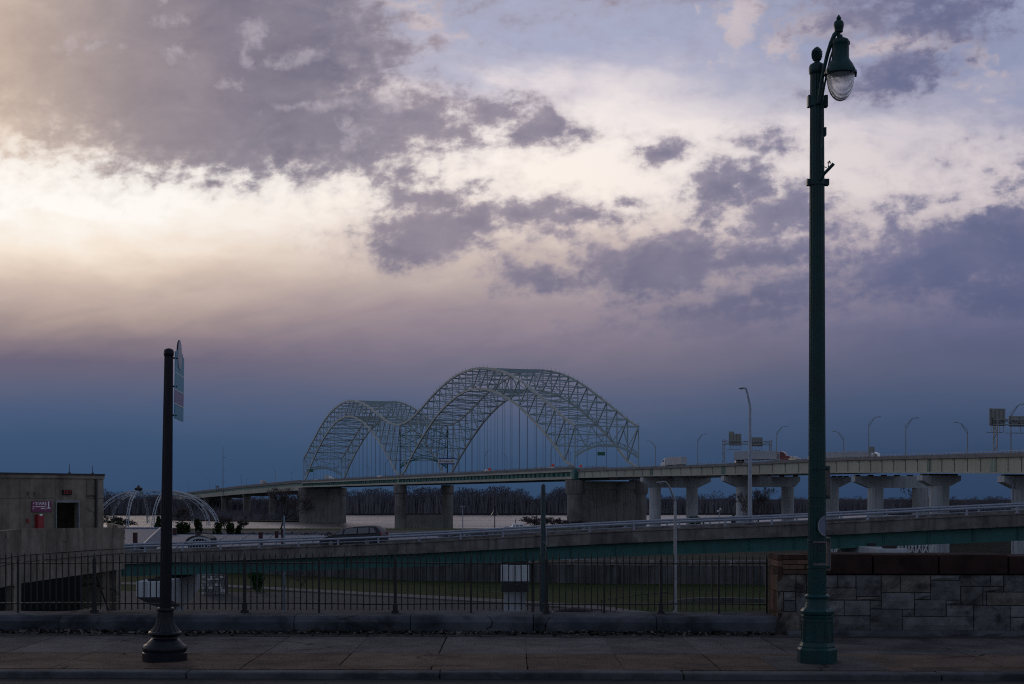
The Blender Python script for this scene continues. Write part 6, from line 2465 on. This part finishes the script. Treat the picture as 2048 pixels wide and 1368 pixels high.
m.add([b0, b1, b1 + Vector((0, 12, -1.4)), b0 + Vector((0, 12, -1.4))], [(0, 1, 2, 3)])
m.add([a0, a1, a1 + Vector((0, 0, -.3)), a0 + Vector((0, 0, -.3))], [(0, 3, 2, 1)])
ro = m.build('roof', M['roof'], shed2)
m = MB()
m.path([b0, b1], .12, 4)
m.build('ridge_cap', M['roofline'], ro)

for px, yt, yb, D, wpx, lab in ((270.5, 1065, 1096, 207, 7.5, 'dark red brick stack on the hipped metal roof left of the sign post'), (349.5, 1056, 1069, 236, 6.5, 'short dark red brick stack just right of the sign post'), (521.5, 1064.5, 1092, 205, 7.5, 'broad dark red brick stack standing left of the other two right of the pavilion'),
                                (553.5, 1062, 1079, 222, 6.5, 'short dark red brick stack between a broad and a slim one'), (564.8, 1058, 1091, 204, 4.5, 'slim tall dark red brick stack right of the short one'), (922.5, 1060, 1076, 150, 5.5, 'small dark stack peeping over the ramp rail below the river'),
                                (973, 1066, 1074, 150, 5.5, 'very small dark red stack over the ramp rail left of the teal post')):
    t = thing('brick_stack', lab, 'chimney', (X(px, D), D, Z(yb, D) - 1))
    w = wpx * D / FPX / 2
    m = MB()
    m.box(X(px, D) - w, X(px, D) + w, D - w, D + w, Z(yb, D) - 2.4, Z(yt, D) - .12)
    m.build('shaft', M['vent'], t)
    m = MB()
    m.box(X(px, D) - w * 1.12, X(px, D) + w * 1.12, D - w * 1.12, D + w * 1.12, Z(yt, D) - .12, Z(yt, D))
    m.build('cap', M['roofedge'], t)
# tall slim blue post beside the stacks
m = MB()
m.tube((X(568.5, 200), 200, -6.3), (X(568.5, 200), 200, Z(1031, 200)), .13, .11, 8)
solid('slim_post', m, M['bluepost'], 'slim blue grey post beside the slim brick stack on the roof', 'post')

# small arched pavilion
D = 196
pav = thing('arched_pavilion', 'small pavilion with a dark barrel roof, a white arched fascia and a finial', 'pavilion', (X(396, D), D, -6.3))
xc, zc0, k = X(397, D), Z(1099, D), D / FPX
m = MB()
ringf = [(-26, 1085), (-24, 1079), (-18, 1074.5), (-10, 1071.5), (0, 1070), (10, 1071.2), (18, 1074), (22, 1077.5)]
out_ = [Vector((xc + a * k, D - .3, Z(b_, D))) for a, b_ in ringf]
inn_ = [Vector((xc + a * .93 * k, D - .3, Z(b_ + 4.5, D))) for a, b_ in ringf]
m.rings([[p for p in out_] + [p for p in inn_[::-1]], [p + Vector((0, 5, 0)) for p in out_] + [p + Vector((0, 5, 0)) for p in inn_[::-1]]])
m.build('barrel_roof', M['roofedge'], pav)
m = MB()
fas = [(-20, 1086), (-15, 1081), (-7, 1077), (2, 1075.3), (10, 1075.8), (18, 1078.2), (25, 1081.5)]
pts = [Vector((xc + a * k, D - .45, Z(b_, D))) for a, b_ in fas]
for a, b_ in zip(pts[:-1], pts[1:]):
    m.bar(a, b_, .30, .12, (0, 1, 0))
pts2 = [p + Vector((0, 0, -.72)) for p in pts[1:]]
for a, b_ in zip(pts2[:-1], pts2[1:]):
    m.bar(a, b_, .14, .10, (0, 1, 0))
m.build('white_arch', M['archwhite'], pav)
m = MB()
for a in (-17, -11, -5, 1, 7, 13, 19, 24):
    zz_ = Z(1080 if abs(a) < 14 else 1084, D)
    m.box(xc + a * k - .05, xc + a * k + .05, D - .42, D - .32, zc0 - 1.2, zz_)
m.build('column', M['archwhite'], pav)
m = MB()
m.box(xc - 23 * k, xc + 23 * k, D + .6, D + 4.6, -6.3, Z(1080, D))
m.build('interior_shade_block', M['dark'], pav)  # solid block, the shade of the interior put into its colour
m = MB()
m.lathe([(.35, 0), (.38, .12), (.20, .22), (.26, .42), (.14, .56), (.05, .72), (.01, .8)], (xc - 4 * k, D + 1, Z(1070.6, D)), 12)
m.build('finial', M['roofedge'], pav)

# ---------------------------------------------------------------- small lamps and poles by the river


def small_lamp(label, px, D, z0, ytop, kind, material):
    x = X(px, D)
    t = thing('park_lamp', label, 'street lamp', (x, D, z0))
    zt_ = Z(ytop, D)
    k = D / FPX
    m = MB()
    m.path([(x, D, z0), (x, D, zt_ - 1.0 * k)], [1.1 * k, .7 * k], 8)
    m.build('pole', M[material], t)
    m = MB()
    if kind == 'bell':
        m.lathe([(10 * k, zt_ - 23 * k), (8 * k, zt_ - 22 * k), (4 * k, zt_ - 17 * k), (2.2 * k, zt_ - 10 * k), (1.6 * k, zt_ - 2 * k), (.3 * k, zt_)], (x, D, 0), 12)
    elif kind == 'cross':
        m.box(x - 5 * k, x + 5 * k, D - .15, D + .15, zt_ - 1.0 * k, zt_)
        m.box(x - 5 * k, x - 2.4 * k, D - .3, D + .3, zt_ - 2 * k, zt_ - 1 * k)
        m.box(x + 2.4 * k, x + 5 * k, D - .3, D + .3, zt_ - 2 * k, zt_ - 1 * k)
    else:
        for a, h in ((-2.6, -4), (2.2, 0)):
            m.path([(x, D, zt_ - 6 * k), (x + a * k, D, zt_ + (h - 3) * k)], .4 * k, 5)
            m.ball((x + a * k, D, zt_ + (h - 1.5) * k), 2.0 * k, 8, 6)
    m.build('head', M['lens'] if kind == 'globe' else M[material], t)
    return t


small_lamp('pale thin flat headed lamp pole right of the middle river pier', 925.5, 398, -6.75, 1012, 'cross', 'galv')
small_lamp('dark lamp post with a bell shaped lantern left of the teal post', 989.5, 300, -6.3, 1008, 'bell', 'postpaint')
small_lamp('thin dark pole with a small cross head just left of the teal post', 1073, 396, -6.7, 999, 'cross', 'iron')
small_lamp('little white twin globe lamp between two highway columns', 1438.5, 250, -6, 1017, 'globe', 'galv')
m = MB()
m.tube(P(1031.5, 1062, 398), P(1031.5, 1040, 398), .13, .1, 6)
m.box(X(1030.6, 398), X(1032.4, 398), 397.9, 398.1, Z(1042, 398), Z(1039, 398))
solid('marker_pole', m, M['iron'], 'very short thin marker pole beside the parked white camper', 'pole')

# parked vehicles on the riverside
cam_ = car('white boxy camper van parked on the bank left of the teal post', 'carwhite', [(-3, .4), (-3.05, .9), (-2.9, 1.3), (-2.3, 1.5), (-2.1, 2.0), (-2.3, 2.5), (-2.0, 2.75), (2.9, 2.75), (3, 2.5), (3, .4)], [[(-1.9, 1.6), (-1.2, 1.6), (-1.2, 2.2), (-1.8, 2.2)], [(-.6, 1.7), (.6, 1.7), (.6, 2.3), (-.6, 2.3)], [(1.2, 1.7), (2.4, 1.7), (2.4, 2.3), (1.2, 2.3)]], 6, 2.2, (-2, 1.9), None, .36, 'camper_van', 'camper')
place(cam_, Vector((X(1034, 392), 392, -6.62)), Vector((1, .15, 0)), .62)
for px, D, z0, paint, lab, yaw in ((1011, 392, -6.62, 'carwhite', 'low white car parked just left of the white camper', 8), (1063, 388, -6.6, 'carblack', 'dark car parked just right of the white camper', 170)):
    o = car(lab, paint, SED, SEDG, 4.4, 1.8, (-1.35, 1.35), 'cars parked by the river', .32)
    o.location = (X(px, D), D, z0)
    o.rotation_euler = (0, 0, R(yaw))
    o.scale = (.75, .75, .75)
# cars far off to the right below the highway
for k, (px, py, D, paint, lab) in enumerate(((1938, 1080, 300, 'carwhite', 'leftmost pale car parked beyond the ramp at the right'), (1962, 1078, 305, 'cargrey', 'grey car second from left parked beyond the ramp at the right'), (1990, 1077, 310, 'carblack', 'dark car in the middle of the row beyond the ramp at the right'), (2016, 1076.5, 312, 'carwhite', 'pale suv right of the dark car beyond the ramp'), (2042, 1075.5, 316, 'carred', 'maroon car at the right end of the row beyond the ramp'))):
    o = car(lab, paint, SUV if k % 2 else SED, SUVG if k % 2 else SEDG, 4.4, 1.8, (-1.35, 1.35), 'cars parked beyond the ramp', .32)
    o.location = (X(px, 428 + k), 428 + k, -9.7)
    o.rotation_euler = (0, 0, R(20 + 40 * k))

# white lattice footbridge seen under the ramp at the right
D = 205
fb = thing('lattice_footbridge', 'white lattice truss footbridge seen between the ramp and the brownstone coping', 'footbridge', (X(1760, D), D, Z(1112, D)))
zt_, zb_ = Z(1080, D), Z(1112, D)
for o in (0, 3.2):
    m = MB()
    xa, xb = X(1628, D), X(1872, D)
    m.bar((xa, D + o, zt_), (xb, D + o, zt_), .22, .24)
    m.bar((xa, D + o, zb_), (xb, D + o, zb_), .22, .26)
    n = 18
    for i in range(n + 1):
        xx = xa + (xb - xa) * i / n
        m.bar((xx, D + o, zb_), (xx, D + o, zt_), .14)
        if i < n:
            x2 = xa + (xb - xa) * (i + 1) / n
            m.bar((xx, D + o, zb_ if i % 2 else zt_), (x2, D + o, zt_ if i % 2 else zb_), .16)
    m.build('truss', M['archwhite'], fb)
m = MB()
m.box(X(1628, D), X(1872, D), D + .2, D + 3.0, zb_ - .25, zb_ - .05)
m.build('deck', M['iron_grey'], fb)
for px in (1640, 1870):
    m = MB()
    m.box(X(px, D) - .5, X(px, D) + .5, D + .8, D + 2.4, ZG, zb_ - .25)
    m.build('support', M['pierdark'], fb)

# rubble stone pillar, post and rails under the ramp
D = 150
sp_ = thing('rubble_pillar', 'squat rubble stone pillar with a capstone on the lawn right of the sign post', 'pillar', (X(427, D), D, ZG))
m = MB()
m.box(X(404, D) + .1, X(450, D) - .1, D + .1, D + 2.2, ZG - .3, Z(1145, D))
m.build('core', M['mortar'], sp_)
m = MB()
zz_ = ZG - .1
while zz_ < Z(1147, D):
    hh_ = rnd.uniform(.18, .36)
    x = X(404, D)
    while x < X(450, D) - .1:
        ww = rnd.uniform(.2, .6)
        x2 = min(x + ww, X(450, D))
        j = lambda: rnd.uniform(-.04, .04)
        m.hexa([(x + j(), D + j(), zz_ + j() * .5), (x2 - .05 + j(), D + j(), zz_), (x2 - .05, D + .3, zz_), (x, D + .3, zz_)], [(x + j(), D + j(), zz_ + hh_ - .04), (x2 - .05 + j(), D + j(), zz_ + hh_ - .05), (x2 - .05, D + .3, zz_ + hh_ - .04), (x, D + .3, zz_ + hh_ - .04)])
        x = x2
    zz_ += hh_
m.build('stone_face', mat('pale_rubble', (.18, .18, .175), (.28, .28, .27), 1.5, .95, island=.8), sp_)
m = MB()
m.box(X(402, D), X(452, D), D - .1, D + 2.4, Z(1145.5, D), Z(1142.5, D))
m.build('capstone', M['pier'], sp_)
D = 128
m = MB()
m.tube((X(568.5, D), D, ZG), (X(568.5, D), D, Z(1137, D)), .11, .10, 10)
m.lathe([(.2, ZG), (.2, ZG + .05), (.12, ZG + .1)], (X(568.5, D), D, 0), 10)
solid('lawn_post', m, M['bluepost'], 'pale blue grey post standing under the ramp behind the iron fence', 'post')
D = 140
m = MB()
arc = [(1330, 1206), (1360, 1199), (1400, 1196), (1450, 1195.5), (1500, 1197), (1535, 1199)]
for (a, b_), (c_, d_) in zip(arc[:-1], arc[1:]):
    m.hexa([P(a, b_ + 14, D), P(c_, d_ + 14, D), P(c_, d_ + 14, D + 1), P(a, b_ + 14, D + 1)], [P(a, b_, D), P(c_, d_, D), P(c_, d_, D) + Vector((0, 1, 0)), P(a, b_, D) + Vector((0, 1, 0))])
solid('seat_wall', m, M['retwall'], 'low curved grey seat wall on the lawn left of the stone wall', 'wall')
m = MB()
pts = [P(1203, 1201, 126), P(1260, 1192, 128), P(1330, 1184.5, 130), P(1346, 1187, 130)]
m.path(pts, .035, 6)
for p in pts[:3] + [pts[0].lerp(pts[1], .5), pts[1].lerp(pts[2], .5)]:
    m.tube((p.x, p.y, ZG), p, .03, None, 6)
solid('stair_rail', m, M['iron'], 'thin dark handrail sloping across the lawn left of the bent grey lamp', 'handrail')
m = MB()
for (x0, x1, yy, D) in ((496, 530, 1189, 147), (588, 602, 1193, 146), (722, 770, 1204, 136)):
    m.box(X(x0, D), X(x1, D), D, D + 1.5, ZG + .04, ZG + .06)
struct('tree_pit', m, M['dark'])

# distant trestle beyond the river at the left, and a thin radio mast
tr_ = thing('trestle', 'distant rust topped trestle on many thin legs seen through the white lattice arches', 'trestle', P(300, 1030, 1690))
D = 1690
m = MB()
m.prism([P(262, 1001.5, D), P(338, 992.5, D), P(338, 995.0, D), P(262, 1004, D)], (0, 8, 0))
m.build('deck', M['brick'], tr_)
m = MB()
for k in range(22):
    px = 263 + k * 3.4
    yt = 1003.5 - (px - 262) * .118
    m.box(X(px, D), X(px + 1.1, D), D + .5, D + 6, -16.3, Z(yt, D))
m.build('leg', M['pier'], tr_)
D = 1500
m = MB()
m.tube(P(446, 992, D), P(446, 892, D), .45, .2, 5)
for yy in (940, 915):
    m.tube(P(446, yy, D), P(446, yy, D) + Vector((3, 0, 0)), .2, .2, 4)
solid('radio_mast', m, M['cable'], 'very thin tall radio mast standing beyond the low girder viaduct', 'mast')
D = 1505
m = MB()
m.box(X(431, D), X(438, D), D, D + 1, Z(975, D), Z(971.5, D))
g_ = solid('roadside_sign', m, M['signback'], 'tiny dark roadside sign on two legs above the low girder viaduct', 'sign')
m = MB()
for px in (432.5, 436.5):
    m.tube(P(px, 984, D), P(px, 973, D), .2, None, 4)
m.build('leg', M['iron'], g_)
